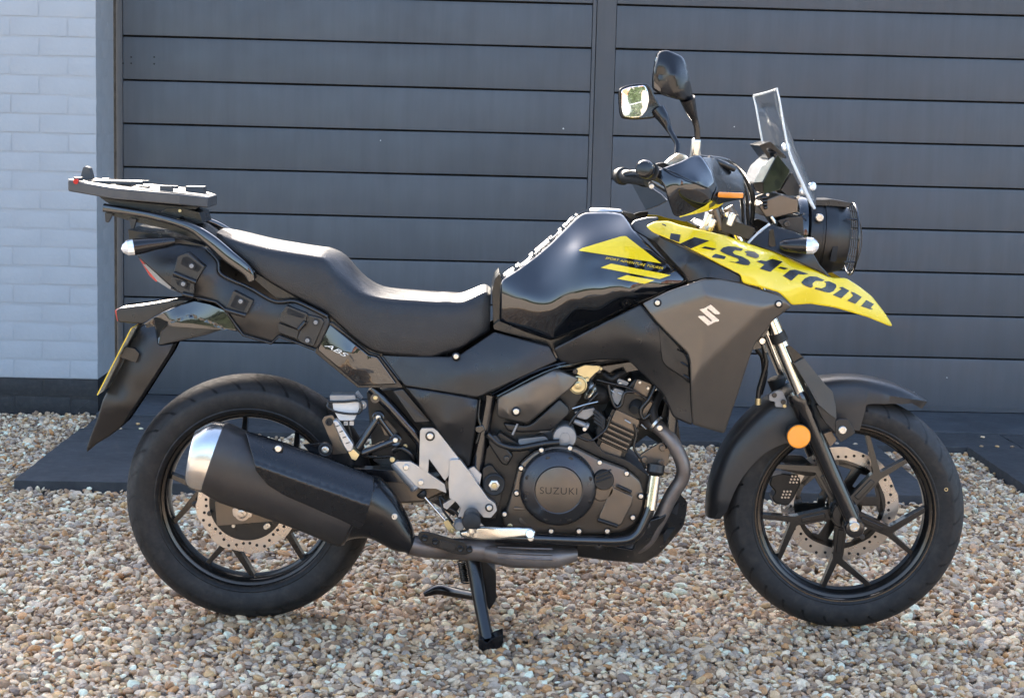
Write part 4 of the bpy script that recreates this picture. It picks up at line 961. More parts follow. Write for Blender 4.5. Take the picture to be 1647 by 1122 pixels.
prism('rail_tab', 'dark_plastic', cA((478, 415), (522, 420), (505, 478), (488, 480)), -.09, .012, .002, BK); prism('rail_tab', 'dark_plastic', cA((330, 380), (380, 388), (352, 442), (335, 438)), -.087, .014, .002, BK)
prism('tail_deck', 'satin_black', cA((340, 340), (660, 400), (900, 470), (1000, 540), (930, 560), (700, 480), (480, 430), (340, 390)), -.075, .15, .004, BK)
# ---- luggage rack plate
def plan(name, m, near, th, parent, bevel=.003):
    top = [P(*q) for q in near]; full = top + [np.array([v[0], -v[1], v[2]]) for v in top[::-1]]
    lowv = [v - np.array([0, 0, th]) for v in full]; n = len(full)
    F = [list(range(n)), list(range(2 * n - 1, n - 1, -1))] + [[i, (i + 1) % n, (i + 1) % n + n, i + n] for i in range(n)]
    return link(name, full + lowv, F, m, parent, 35, bevel, False, 2)
mat('rack_plastic', (.040, .040, .041), .5, bump=.12, bscale=700, spec=.6, dust=.03)
rk = plan('luggage_plate', 'rack_plastic', [(109, 289.5, -.085), (182, 302.5, -.125), (288, 311.5, -.125), (335, 317, -.07)], .026, BK, .004)
plan('plate_rim', 'rack_plastic', [(109.5, 288, -.080), (182, 300.5, -.118), (287, 309.5, -.118), (330, 315, -.066)], .004, rk, .0015)
def topbit(name, m, x0, x1, y, w, h, parent, dz=0.0):
    a = P(x0, 300, y); b = P(x1, 300, y)
    t = (x0 - 109) / (335 - 109); za = P(109, 289.5, -.085)[2]; zb = P(335, 317, -.07)[2]; z0 = za + (zb - za) * t + dz
    wbox(name, m, (min(a[0], b[0]), y - w, z0 - .004), (max(a[0], b[0]), y + w, z0 + h), parent, .0015)
for x0, x1, y, w, h in ((120, 132, -.06, .012, .008), (165, 176, .05, .012, .009), (258, 278, -.085, .010, .014), (300, 330, .02, .02, .016), (225, 240, -.03, .014, .005), (272, 286, .06, .012, .010), (140, 230, -.055, .004, .004), (140, 230, .0, .004, .004), (150, 240, .05, .004, .004), (190, 215, -.02, .03, .004)):
    topbit('plate_catch', 'rack_plastic', x0, x1, y, w, h, rk)
prism('plate_hook', 'rack_plastic', cA((180, 182), (200, 110), (212, 103), (238, 112), (256, 182)), -.01, .03, .003, rk, 2)
disc('plate_knob', 'red_lens', cA((158, 195, -.092))[0], [(.01, .006), (-.003, .006), (-.003, .0001)], rk, 14)
prism('plate_bracket', 'black_plastic', cA((295, 285), (400, 305), (790, 345), (895, 345), (880, 360), (640, 372), (360, 330)), -.06, .12, .003, rk, 1)
prism('plate_bracket', 'satin_black', cA((650, 395), (700, 355), (800, 355), (900, 380), (920, 445), (840, 455), (800, 400), (740, 440)), -.07, .14, .003, rk, 1)
bolt(cA((770, 445, -.10))[0], .006, 'bolt_steel', rk); bolt(cA((783, 370, -.075))[0], .004, 'brass', rk)
# ---- rear lights and mudguard
prism('tail_cowl', 'satin_black', cA((470, 480), (520, 492), (700, 515), (930, 580), (990, 690), (900, 700), (720, 640), (560, 660), (520, 620), (480, 560)), -.098, .196, .004, BK, 2)
def stalk(name, a, b, prof, lens, par):
    o = lathe(name, 'satin_black', a, b, prof, par, 20); lathe('signal_lens', 'clear_lens', a, b, lens, o, 12, smooth=15); return o
a = P(*cA((700, 560, -.165))[0]); b = P(*cA((430, 600, -.185))[0]); L_ = np.linalg.norm(b - a)
stalk('turn_signal', a, b, [(-.02, .008), (0, .012), (L_ * .25, .014), (L_ * .5, .0175), (L_ * .72, .019), (L_ * .73, .0001)], [(L_ * .715, .0188), (L_ * .86, .0175), (L_ * .96, .010), (L_ * 1.0, .003)], BK)
a2 = a * np.array([1, -1, 1]); b2 = b * np.array([1, -1, 1])
stalk('turn_signal', a2, b2, [(-.02, .008), (0, .012), (L_ * .25, .014), (L_ * .5, .0175), (L_ * .72, .019), (L_ * .73, .0001)], [(L_ * .715, .0188), (L_ * .86, .0175), (L_ * .96, .010), (L_ * 1.0, .003)], BK)
prism('tail_light', 'red_lens', cA((528, 640), (545, 645), (650, 790), (640, 798), (600, 760)), -.07, .14, .002, BK, 1)
prism('tail_underside', 'cast_grey', cA((560, 690), (600, 700), (730, 810), (850, 885), (720, 840), (650, 795)), -.075, .15, .002, BK, 1)
fl_c = cR((275, 150, -.035), (460, 150, -.05), (785, 50, -.075), (690, 95, -.07), (600, 130, -.07), (460, 210, -.05))
panel('plate_lamp_housing', 'dark_plastic', cR((278, 120), (300, 105), (460, 86), (600, 62), (720, 47), (785, 50), (700, 90), (600, 135), (520, 180), (460, 212), (290, 198)), -.05, .10, 2, 0, 2, BK)
prism('plate_lamp', 'red_lens', cR((268, 120), (296, 112), (298, 195), (284, 190)), -.04, .08, .002, BK, 1)
rm_c = cR((460, 210, -.055), (600, 130, -.07), (700, 95, -.075), (800, 60, -.08), (1085, 250, -.09), (560, 350, -.065), (540, 240, -.055), (640, 200, -.078), (770, 150, -.085), (1000, 235, -.09), (660, 335, -.075))
panel('rear_mudguard', 'gloss_black', cR((450, 215), (520, 170), (600, 128), (690, 92), (800, 55), (900, 75), (1000, 115), (1060, 200), (1088, 262), (1000, 245), (900, 200), (775, 150), (640, 200), (585, 255), (562, 360), (530, 345), (540, 230)), rbf(rm_c, 'tps', 2e-3), .012, 1.4, 5, 2, BK, 'tps', True)
panel('mudguard_inner', 'dark_plastic', cR((560, 356), (583, 255), (640, 201), (773, 152), (890, 198), (1000, 243), (880, 285), (760, 312), (660, 335)), -.064, .006, 1.5, 12, 2, BK, 'tps', True)
prism('mudguard_core', 'satin_black', cR((470, 225), (600, 145), (690, 108), (800, 75), (990, 130), (1040, 215), (960, 235), (760, 300), (600, 330), (550, 300)), -.055, .11, .003, BK, 2)
fl = panel('mud_flap', 'black_plastic', cR((448, 218), (540, 190), (562, 352), (672, 333), (630, 420), (520, 590), (410, 760), (315, 900), (235, 960), (150, 1010), (82, 1068), (80, 1040), (110, 950), (150, 850), (188, 720), (250, 600), (320, 480), (385, 330)), cR((448, 218, -.05), (80, 1050, -.03), (670, 335, -.055), (400, 560, -.075), (315, 900, -.05), (250, 600, -.06), (520, 300, -.065), (450, 660, -.07), (300, 760, -.075)), .10, 3, 12, 3, BK)
# number plate: faces the rear, seen along its edge
pt = P(*cR((375, 240, -.115))[0]); pb = P(*cR((148, 685, -.115))[0])
u = (pb - pt); nv = np.array([u[2], 0, -u[0]]); nv /= np.linalg.norm(nv); nv = nv if nv[0] > 0 else -nv
w_ = np.array([0, .23, 0]); t_ = .0025
Vn = [pt, pb, pb + w_, pt + w_]; pl = link('number_plate', [v for v in Vn] + [v + nv * t_ for v in Vn], [[4, 5, 6, 7], [0, 1, 5, 4], [1, 2, 6, 5], [2, 3, 7, 6], [3, 0, 4, 7], [0, 3, 2, 1]], ['plate_white', 'plate_yellow'], BK, 0, 0, False, 2, [0, 1, 1, 1, 1, 1])
prism('plate_clamp', 'satin_black', cR((335, 365), (400, 375), (432, 410), (410, 470), (350, 450), (305, 435)), -.085, .17, .003, BK, 2)
# ---- side covers
sc_c = [(611, 568, -.140), (733, 569, -.150), (795, 532, -.135), (883, 556, -.152), (897, 580, -.155), (768, 640, -.165), (650, 621, -.155), (740, 600, -.165), (830, 580, -.165)]
panel('side_cover', 'dark_plastic', [(613, 570), (668, 573), (720, 574), (738, 572), (794.7, 534), (840, 546), (884, 557), (897, 580), (768, 639), (651, 620.5)], sc_c, .01, 2.2, 12, 2, BK, 'tps', True)
washer_bolt((733.5, 573, -.158), .0062, BK)
lc_c = cJ((640, 82, -.150), (1083, 155, -.160), (1060, 195, -.172), (740, 150, -.172), (1020, 560, -.14), (990, 540, -.14), (800, 290, -.165), (1030, 330, -.165), (900, 300, -.178))
panel('lower_side_cover', 'dark_plastic', cJ((642, 82), (860, 118), (1085, 155), (1080, 185), (1062, 340), (1030, 555), (1000, 560), (930, 470), (800, 288), (720, 180)), lc_c, .012, 2.5, 8, 2, BK, 'lin', True)
panel('lower_side_cover', 'dark_plastic', cJ((565, 105), (628, 92), (800, 294), (700, 300), (640, 215)), -.150, .01, 2, 0, 2, BK)
# ---- frame tubes
tube('frame_tube', 'frame_black', cJ((440, 90, -.115), (560, 210, -.12), (725, 400, -.125), (740, 470, -.12)), .0135, BK, 5, 12, True)
tube('frame_tube', 'frame_black', cJ((1150, 130, -.125), (1120, 300, -.125), (1090, 480, -.125), (1075, 600, -.125), (1080, 700, -.12)), .0165, BK, 5, 14, True)
tube('frame_tube', 'frame_black', [(795, 640, -.08), (900, 590, -.08), (1060, 560, -.08), (1180, 520, -.06)], .02, BK, 5, 12, True)
tube('frame_tube', 'frame_black', [(1085, 600, -.10), (1082, 660, -.11), (1076, 720, -.11)], .014, BK, 5, 12, True)
tube('cable', 'hose', cJ((1090, 160, -.135), (1080, 260, -.14), (1095, 330, -.14), (1070, 420, -.14)), .004, BK, 5, 8)
prism('frame_lug', 'frame_black', cJ((1060, 320), (1110, 310), (1125, 340), (1090, 365), (1060, 350)), -.145, .02, .003, BK)
# dark bulk behind: airbox, shock, battery box
prism('airbox', 'black_plastic', [(640, 615), (760, 640), (790, 620), (900, 580), (960, 600), (920, 660), (830, 720), (800, 790), (760, 800), (690, 700)], -.09, .18, .008, BK)
prism('shock_absorber', 'black_plastic', [(590, 630), (660, 625), (740, 700), (755, 790), (730, 830), (670, 790), (600, 740)], -.05, .10, .008, BK)
# ---- engine
eb = prism('engine_block', 'engine_black', cH((120, 600), (260, 420), (420, 520), (700, 420), (780, 520), (900, 560), (1010, 640), (1040, 760), (990, 900), (880, 945), (230, 930), (150, 860), (250, 760)), -.130, .26, .008, BK, 4)
cov = panel('crankcase_cover', 'engine_bronze', cH((272, 860), (300, 790), (330, 700), (352, 600), (372, 570), (440, 515), (540, 490), (640, 495), (760, 555), (895, 605), (965, 660), (985, 720), (982, 800), (945, 880), (880, 915), (760, 930), (420, 930), (300, 905)), cH((272, 860, -.150), (330, 700, -.160), (540, 490, -.165), (760, 555, -.165), (985, 720, -.158), (945, 880, -.155), (600, 930, -.155), (553, 695, -.178), (850, 750, -.175), (420, 840, -.165)), .03, 3.5, 9, 5, BK)
c = P(*cH((553, 695, -.172))[0]); s_ = .3209 / 667
cl = lathe('clutch_cover', 'clutch_ring', c, c + Yc(-1), [(-.005, 190 * s_), (.006, 188 * s_), (.014, 183 * s_), (.020, 172 * s_), (.0225, 160 * s_), (.030, 128 * s_), (.0315, 118 * s_), (.0305, 114 * s_)], BK, 72)
lathe('clutch_plate', 'engine_bronze', c, c + Yc(-1), [(.025, 113 * s_), (.0330, 112 * s_), (.0338, 108 * s_), (.0335, .0001)], cl, 72)
text_on('lettering', 'engine_black', 'SUZUKI', cH((462, 728))[0], (60.0, 1.6), (.2, -11.0), lambda a, b: np.full(len(a), -.172 - .0332), cl, -.001, .0012, space=1.12)
for a0 in (20, 70, 110, 160, 200, 250, 290, 340):
    q = c + np.array([160 * s_ * math.cos(R(a0)), -.0215, 160 * s_ * math.sin(R(a0))])
    lathe('clutch_lug', 'engine_black', q, q + np.array([math.cos(R(a0)) * .0, -1, 0]), [(-.008, .006), (.0008, .006), (.0015, .0045), (.0015, .0001)], cl, 12)
for x, y in ((470, 510), (613, 500), (762, 572), (897, 627), (968, 740), (928, 847), (800, 915), (658, 915), (518, 915), (285, 830), (346, 725), (368, 600)):
    q = P(*cH((x, y, -.160))[0])
    lathe('bolt_boss', 'engine_black', q, q + Yc(-1), [(-.01, .0085), (.004, .0082), (.006, .0072), (.006, .0001)], cov, 14)
    bolt(cH((x, y, -.169))[0], .0054, 'bolt_steel', cov)
q = P(*cH((782, 658, -.180))[0])
fc = lathe('oil_filler', 'black_plastic', q, q + Yc(-1), [(-.01, .024), (.004, .024), (.007, .022), (.007, .0001)], cov, 28)
for k in (-1, 0, 1): tube('oil_filler_grip', 'rubber_black', cH((745, 652 + 18 * k, -.189), (820, 625 + 18 * k, -.189)), .0022, cov, 1, 6)
panel('cover_boss', 'engine_bronze', cH((740, 610), (800, 640), (838, 690), (835, 730), (800, 765), (750, 770), (725, 740)), -.178, .01, 3, 0, 8, cov)
panel('cover_plate', 'engine_bronze', cH((820, 690), (930, 740), (925, 780), (870, 885), (850, 890), (755, 860), (760, 835)), -.178, .01, 2.5, 0, 3, cov)
for a, b in (((850, 688), (920, 720)), ((752, 858), (850, 890))): tube('cover_rib', 'engine_black', cH((*a, -.182), (*b, -.182)), .0045, cov, 1, 8)
panel('cover_boss', 'engine_bronze', cH((355, 850), (385, 832), (410, 845), (412, 875), (385, 888), (355, 875)), -.160, .01, 2, 0, 6, cov)
panel('cover_boss', 'engine_bronze', cH((332, 795), (390, 798), (388, 812), (330, 808)), -.166, .01, 1, 0, 1, cov)
prism('sprocket_cover', 'engine_black', cH((205, 440), (240, 430), (330, 540), (300, 590), (270, 580), (205, 480)), -.155, .03, .005, BK, 4)
bolt(cH((296, 553, -.160))[0], .0068, 'bolt_dark', BK)
prism('pivot_plate', 'engine_black', cH((175, 600), (215, 580), (265, 640), (290, 690), (270, 740), (240, 860), (190, 850), (175, 720)), -.150, .03, .005, BK, 5)
q = P(*cH((233, 683, -.158))[0])
pvb = lathe('pivot_bolt', 'rubber_black', q, q + Yc(-1), [(-.01, .026), (.002, .026), (.004, .023), (.002, .017)], BK, 28)
lathe('pivot_nut', 'bolt_steel', q, q + Yc(-1), [(0, .0135), (.008, .013), (.0095, .010), (.0095, .0075), (.004, .007), (.004, .0001)], pvb, 6)
lathe('pivot_nut', 'brass', q, q + Yc(-1), [(0, .0062), (.0115, .006), (.012, .0001)], pvb, 12)
tube('coolant_hose', 'hose', cH((200, 430, -.15), (260, 480, -.15), (350, 500, -.15), (480, 478, -.15), (560, 470, -.15)), .008, BK, 6, 10)
# cylinder: fins stacked on the inclined barrel
cyl_a = np.array([-.40, .92])
def along(px, py, du, dv):   # du across, dv along the barrel (crop H units)
    ax = np.array([.42, -.91]); ac = np.array([.91, .42]); return (px + ac[0] * du + ax[0] * dv, py + ac[1] * du + ax[1] * dv)
cb = prism('cylinder', 'engine_black', cH(along(800, 545, -78, 0), along(800, 545, 78, 0), along(800, 545, 78, 230), along(800, 545, -78, 230)), -.105, .21, .005, BK, 2)
prism('cylinder_face', 'engine_bronze', cH(along(800, 545, -58, 15), along(800, 545, 58, 15), along(800, 545, 58, 60), along(800, 545, -58, 60)), -.112, .02, .004, cb, 3)
prism('cylinder_face', 'engine_bronze', cH(along(800, 545, -60, 170), along(800, 545, 72, 170), along(800, 545, 72, 235), along(800, 545, -60, 235)), -.113, .02, .004, cb, 3)
for k in range(4):
    d = 72 + 26 * k; prism('cooling_fin', 'engine_bronze', cH(along(800, 545, -66, d), along(800, 545, 74, d), along(800, 545, 74, d + 10), along(800, 545, -66, d + 10)), -.121, .24, .001, cb, 1)
for d in (8, 62, 166): prism('gasket_flange', 'engine_black', cH(along(800, 545, -84, d), along(800, 545, 84, d), along(800, 545, 84, d + 7), along(800, 545, -84, d + 7)), -.116, .232, .001, cb, 1)
hd = prism('cylinder_head', 'engine_black', cQ((480, 480), (560, 300), (650, 200), (830, 270), (800, 420), (720, 560), (640, 570)), -.108, .216, .006, BK, 4)
prism('head_cover', 'engine_bronze', cQ((665, 205), (800, 255), (745, 385), (620, 330)), -.116, .02, .006, hd, 5)
prism('head_cover', 'cast_grey', cQ((505, 205), (600, 240), (580, 270), (490, 245)), -.112, .02, .003, hd, 3)
prism('head_cover', 'cast_grey', cQ((470, 285), (560, 315), (500, 440), (440, 380)), -.110, .02, .004, hd, 3)
prism('head_cover', 'engine_bronze', cQ((720, 470), (780, 400), (800, 420), (735, 540), (700, 550)), -.114, .02, .004, hd, 3)
q = P(*cQ((655, 440, -.110))[0]); lathe('spark_boss', 'rubber_black', q, q + np.array([-.3, -1, -.45]), [(-.01, .015), (.012, .014), (.02, .011), (.02, .0001)], hd, 18)
tube('wire', 'hose', cQ((320, 215, -.125), (430, 245, -.128), (560, 275, -.128), (640, 310, -.128), (730, 370, -.128), (810, 410, -.128)), .0028, BK, 6, 8)
tube('wire', 'hose', cQ((420, 260, -.128), (440, 360, -.130), (480, 450, -.130), (530, 430, -.130), (560, 330, -.130), (640, 320, -.128)), .0038, BK, 6, 8)
tube('wire', 'hose', cQ((830, 260, -.125), (770, 380, -.13), (700, 470, -.13), (720, 550, -.13), (780, 510, -.13)), .0042, BK, 6, 8)
tube('wire', 'hose', cQ((640, 600, -.12), (660, 690, -.12), (640, 800, -.12), (700, 900, -.12), (740, 980, -.12)), .003, BK, 6, 8)
prism('dark_gap_filler', 'black_plastic', [(895, 600), (960, 588), (1010, 592), (1062, 640), (1080, 690), (1070, 720), (1040, 700), (1000, 730), (930, 720), (900, 690)], .01, .06, .008, BK)  # dark filler added so gaps behind the cylinder look dark, no real part
# throttle body with pale linkage
tb = prism('throttle_linkage', 'brass', cQ((120, 130), (220, 90), (355, 100), (340, 135), (300, 165), (250, 215), (210, 200), (140, 160)), -.135, .012, .002, BK, 2)
q = P(*cQ((158, 262, -.140))[0]); lathe('throttle_pulley', 'brass', q, q + Yc(-1), [(-.01, .0215), (.002, .0215), (.003, .019), (.001, .017), (.001, .010), (.005, .0095), (.006, .0075), (.006, .0001)], tb, 28)
bolt(cQ((155, 262, -.150))[0], .0058, 'brass', tb); bolt(cQ((135, 145, -.140))[0], .0062, 'bolt_dark', tb); bolt(cQ((238, 215, -.140))[0], .005, 'brass', tb)
bolt(cQ((355, 122, -.138))[0], .0035, 'brass', tb)
a = P(*cQ((240, 300, -.10))[0]); b = P(*cQ((380, 360, -.07))[0])
lathe('throttle_body', 'polished', a, b, [(-.004, .017), (0, .0235), (.006, .0235), (.007, .020)], BK, 24); lathe('intake_boot', 'rubber_black', a, b, [(.006, .0215), (.03, .021), (.034, .023), (.045, .023), (.06, .018)], BK, 24)
tube('throttle_cable', 'polished', cQ((110, 465, -.13), (220, 430, -.13), (330, 405, -.13)), .0018, BK, 1, 6)
prism('fuel_rail', 'cast_grey', cQ((125, 490), (300, 455), (310, 500), (230, 560), (150, 540)), -.10, .03, .003, BK, 3)
q = P(*cQ((125, 570, -.12))[0]); q2 = P(*cQ((250, 620, -.12))[0]); lathe('injector', 'cast_grey', q, q2, [(0, .0055), (.01, .0065), (.028, .0065), (.03, .009), (.036, .009), (.036, .004)], BK, 14)
bolt(cQ((215, 640, -.13))[0], .005, 'bolt_steel', BK)
for k in range(4): tube('wiring_loom', 'rubber_black', cQ((300, 480 + 30 * k, -.105), (380, 560 + 25 * k, -.112), (330, 640 + 20 * k, -.105)), .006, BK, 5, 8)
for d, e_ in ((12, -66), (12, 66), (182, -70), (182, 78)):
    q = cH(along(800, 545, e_, d))[0]; bolt((q[0], q[1], -.119), .0048, 'bolt_dark', cb)
for a_, b_ in (((700, 600), (745, 640)), ((560, 560), (610, 590)), ((500, 330), (560, 350)), ((430, 300), (470, 330))): tube('hose_clip', 'bolt_steel', cQ((*a_, -.126), (*b_, -.126)), .0018, BK, 1, 6)
tube('coolant_hose', 'rubber_black', cQ((860, 330, -.08), (800, 470, -.10), (830, 590, -.105), (900, 640, -.10)), .012, BK, 6, 12)
tube('sensor_wire', 'hose', cQ((150, 700, -.13), (260, 740, -.13), (330, 700, -.125), (400, 640, -.12), (440, 540, -.12)), .003, BK, 6, 8)
tube('sensor_wire', 'hose', cQ((60, 640, -.13), (140, 520, -.13), (260, 400, -.12), (330, 330, -.118)), .0035, BK, 6, 8)
tube('breather_hose', 'rubber_black', cQ((380, 170, -.09), (450, 210, -.10), (500, 180, -.10), (560, 150, -.09)), .007, BK, 6, 10)
for x, y in ((520, 250), (600, 215), (760, 290), (690, 240), (820, 300)): bolt(cQ((x, y, -.121))[0], .0036, 'bolt_steel', hd)
# starter motor and airbox covers
q = P(*cH((586, 440, -.125))[0]); lathe('starter_motor', 'cast_grey', q, q + Yc(-1), [(-.06, .028), (.012, .028), (.016, .026), (.017, .012), (.019, .0115), (.019, .0001)], BK, 32)
prism('starter_motor', 'cast_grey', cH((350, 455), (490, 440), (510, 465), (440, 490), (360, 490)), -.12, .05, .006, BK, 5)
ab_c = cH((250, 240, -.150), (545, 100, -.150), (660, 150, -.146), (630, 190, -.150), (400, 375, -.150), (270, 345, -.150), (290, 235, -.163), (545, 120, -.160), (400, 280, -.168), (300, 320, -.165), (560, 190, -.162))
ac_ = panel('airbox_cover', 'fairing_grey', cH((250, 245), (400, 172), (545, 100), (600, 125), (662, 152), (620, 200), (500, 295), (402, 377), (330, 362), (250, 345), (246, 300)), ab_c, .012, 3, 9, 3, BK, 'lin')
washer_bolt(cH((343, 316, -.166))[0], .0072, ac_)
panel('airbox_cover', 'dark_plastic', cH((276, 372), (395, 388), (430, 372), (560, 250), (612, 300), (610, 330), (520, 412), (370, 422), (300, 415)), cH((276, 372, -.135), (560, 250, -.135), (612, 310, -.13), (520, 412, -.14), (340, 410, -.14), (500, 340, -.148)), .012, 3, 10, 3, BK)
tube('clip', 'cast_grey', cH((350, 378, -.152), (325, 432, -.152)), .003, BK, 1, 8)
# ---- footrest hangers
ho = cO((640, 382), (720, 380), (748, 400), (830, 505), (905, 600), (960, 670), (1100, 870), (1150, 905), (1162, 950), (1120, 1000), (1070, 1000), (1020, 945), (960, 985), (890, 1000), (910, 935), (880, 895), (830, 875), (812, 832), (740, 800), (630, 798), (600, 780), (450, 622), (468, 612), (562, 612), (622, 650), (628, 400))
prism('footrest_hanger', 'aluminium', cO((640, 382), (720, 380), (748, 400), (830, 505), (905, 600), (880, 640), (800, 745), (690, 592), (684, 690), (622, 655), (628, 400)), -.165, .014, .0025, BK, 1.5)
hg = prism('footrest_hanger', 'aluminium', cO((468, 612), (562, 612), (622, 648), (700, 700), (800, 770), (812, 832), (740, 800), (630, 798), (600, 780), (450, 622)), -.165, .014, .0025, BK, 1.5)
prism('footrest_hanger', 'aluminium', cO((835, 602), (905, 598), (960, 670), (1100, 868), (1150, 903), (1163, 950), (1120, 1002), (1070, 1000), (1020, 945), (960, 985), (890, 1000), (912, 935), (880, 893), (832, 868), (825, 760)), -.178, .024, .0035, BK, 2)
prism('footrest_hanger', 'aluminium', cO((958, 665), (1000, 648), (1055, 702), (1038, 795), (1020, 770)), -.150, .02, .002, BK, 1)
for x, y, r_ in ((698, 436, .0088), (1108, 932, .0076)):
    q = P(*cO((x, y, -.166 if x < 1000 else -.1795))[0]); lathe('hanger_washer', 'bolt_dark', q, q + Yc(-1), [(-.004, r_ * 1.3), (.0015, r_ * 1.3), (.002, r_)], BK, 24); bolt(cO((x, y, -.170 if x < 1000 else -.1835))[0], r_ * .85, 'bolt_steel', BK)
for x, y in ((530, 653), (633, 758)): bolt(cO((x, y, -.170))[0], .0066, 'bolt_steel', BK)
prism('heel_guard', 'aluminium', cO((788, 905), (850, 870), (870, 890), (815, 945), (790, 930)), -.160, .02, .002, BK, 1)
# footrest, brake pedal, master cylinder
q = P(*cO((985, 1035, -.27))[0]); fr_ = lathe('footrest', 'rubber_black', q, q + Yc(1), [(-.002, .012), (.002, .0205), (.012, .022), (.075, .0185), (.085, .012)], BK, 22)
q = P(*cO((900, 1050, -.185))[0]); lathe('footrest_pivot', 'cast_grey', q, q + Yc(-1), [(-.02, .0125), (.012, .0125), (.016, .010), (.016, .0001)], BK, 22)
lathe('feeler_bolt', 'polished', P(*cJ((1045, 930, -.262))[0]), P(*cJ((1040, 1000, -.262))[0]), [(0, .011), (.010, .011), (.012, .006), (.020, .005), (.020, .0001)], BK, 14)
pd = panel('brake_pedal', 'polished', cJ((965, 955), (1020, 945), (1095, 925), (1360, 930), (1400, 930), (1425, 950), (1422, 975), (1340, 982), (1200, 1000), (1095, 1002), (980, 985)), cJ((965, 955, -.19), (1095, 930, -.205), (1360, 930, -.225), (1425, 960, -.23), (1095, 1000, -.205), (1200, 965, -.222)), .014, 2.5, 10, 3, BK)
lathe('pedal_tip', 'polished', P(*cJ((1393, 965, -.265))[0]), P(*cJ((1393, 965, -.205))[0]), [(0, .009), (.002, .0105), (.05, .0105), (.052, .009)], pd, 18)
bolt(cJ((1397, 990, -.25))[0], .0075, 'polished', pd); bolt(cJ((1272, 918, -.20))[0], .006, 'brass', pd)
lathe('rear_master_cylinder', 'cast_grey', P(*cJ((585, 545, -.150))[0]), P(*cJ((752, 745, -.155))[0]), [(-.005, .010), (0, .0125), (.05, .0125), (.066, .0115), (.068, .0135), (.074, .0135), (.078, .010)], BK, 18)
lathe('rubber_boot', 'rubber_black', P(*cJ((735, 715, -.155))[0]), P(*cJ((765, 752, -.155))[0]), [(0, .0125), (.006, .0128), (.012, .009), (.016, .005)], BK, 16)
tube('push_rod', 'polished', cJ((755, 740, -.158), (885, 888, -.165)), .0028, BK, 1, 8)
prism('clevis', 'brass', cJ((868, 893), (900, 880), (942, 940), (930, 965), (905, 955)), -.175, .018, .002, BK, 1); bolt(cJ((925, 945, -.178))[0], .004, 'brass', BK)
tube('return_spring', 'bolt_dark', cJ((880, 800, -.15), (940, 830, -.15), (970, 870, -.15), (960, 930, -.16)), .004, BK, 5, 8)
tube('brake_switch_wire', 'hose', cJ((900, 790, -.15), (850, 740, -.14), (870, 820, -.15), (930, 900, -.15)), .003, BK, 5, 8)
# passenger footrest bracket
for a, b, r0 in (((480, 265), (355, 450), .0088), ((583, 402), (385, 480), .0088), ((583, 402), (480, 265), .006)):
    tube('passenger_bracket', 'frame_black', [cJ((*a, -.150))[0], cJ(((a[0] + b[0]) / 2, (a[1] + b[1]) / 2, -.153))[0], cJ((*b, -.158))[0]], r0, BK, 3, 10)
prism('passenger_bracket', 'engine_bronze', cJ((490, 300), (530, 280), (590, 345), (600, 375), (520, 375)), -.120, .01, .002, BK, 2)
for x, y in ((480, 266), (583, 402)):
    disc('bracket_eye', 'frame_black', cJ((x, y, -.150))[0], [(.02, .0145), (-.006, .0145), (-.008, .012), (-.006, .008)], BK, 22); bolt(cJ((x, y, -.159))[0], .0058, 'bolt_steel', BK)
bolt(cJ((463, 147, -.14))[0], .0055, 'brass', BK)
disc('bracket_eye', 'frame_black', cJ((463, 147, -.125))[0], [(.01, .011), (-.01, .011), (-.01, .004)], BK, 18)
prism('exhaust_hanger', 'engine_bronze', cJ((140, 285), (155, 260), (205, 250), (222, 280), (250, 400), (300, 480), (200, 490), (205, 430), (185, 390)), -.135, .008, .002, BK, 3)
disc('bush', 'rubber_black', cJ((185, 292, -.136))[0], [(.004, .009), (-.003, .009), (-.003, .005), (.0, .004)], BK, 18)
pg = prism('passenger_footrest', 'aluminium', cJ((205, 290), (222, 278), (240, 290), (332, 430), (325, 470), (295, 478), (270, 440)), -.190, .028, .004, BK, 3)
prism('passenger_footrest_cap', 'brass', cJ((298, 472), (330, 455), (368, 490), (345, 525), (320, 515)), -.188, .026, .003, pg, 2)
for k in range(4): tube('footrest_groove', 'bolt_dark', cJ((226 + 20 * k, 320 + 34 * k, -.1905), (248 + 20 * k, 312 + 34 * k, -.1905)), .0012, pg, 1, 6)
# brake fluid reservoir
rs = prism('brake_reservoir', 'reservoir', cJ((205, 165), (362, 165), (365, 215), (335, 285), (245, 285), (208, 215)), -.145, .04, .005, BK, 4)
prism('reservoir_lid', 'cast_grey', cJ((188, 132), (340, 132), (346, 166), (190, 168)), -.150, .05, .004, rs, 2)
tube('reservoir_guard', 'hose', cJ((180, 175, -.155), (176, 205, -.158), (240, 235, -.158), (365, 240, -.158), (370, 170, -.155), (270, 172, -.155), (185, 172, -.155)), .0028, rs, 4, 8)
disc('reservoir_ear', 'cast_grey', cJ((385, 190, -.140))[0], [(.006, .010), (-.004, .010), (-.004, .004), (0, .0035)], rs, 18); bolt(cJ((385, 190, -.146))[0], .0042, 'bolt_steel', rs)
for x in (285, 320): prism('reservoir_clip', 'aluminium', cJ((x - 13, 288), (x + 13, 288), (x + 13, 314), (x - 13, 314)), -.135, .012, .002, rs, 1)
for k in range(5): tube('spring', 'cast_grey', cJ((338 + 9 * k, 128 + 7 * k, -.12), (362 + 6 * k, 106 + 8 * k, -.12)), .002, BK, 1, 6)
tube('reservoir_hose', 'hose', cJ((300, 312, -.13), (318, 380, -.13), (330, 440, -.13), (420, 500, -.12), (560, 500, -.13), (570, 520, -.14)), .004, BK, 6, 8)
bolt(cJ((565, 518, -.15))[0], .0065, 'brass', BK); bolt(cJ((642, 440, -.13))[0], .006, 'brass', BK)
tube('brake_hose', 'hose', cJ((570, 470, -.13), (620, 450, -.14), (680, 490, -.14), (700, 540, -.13)), .006, BK, 6, 8)
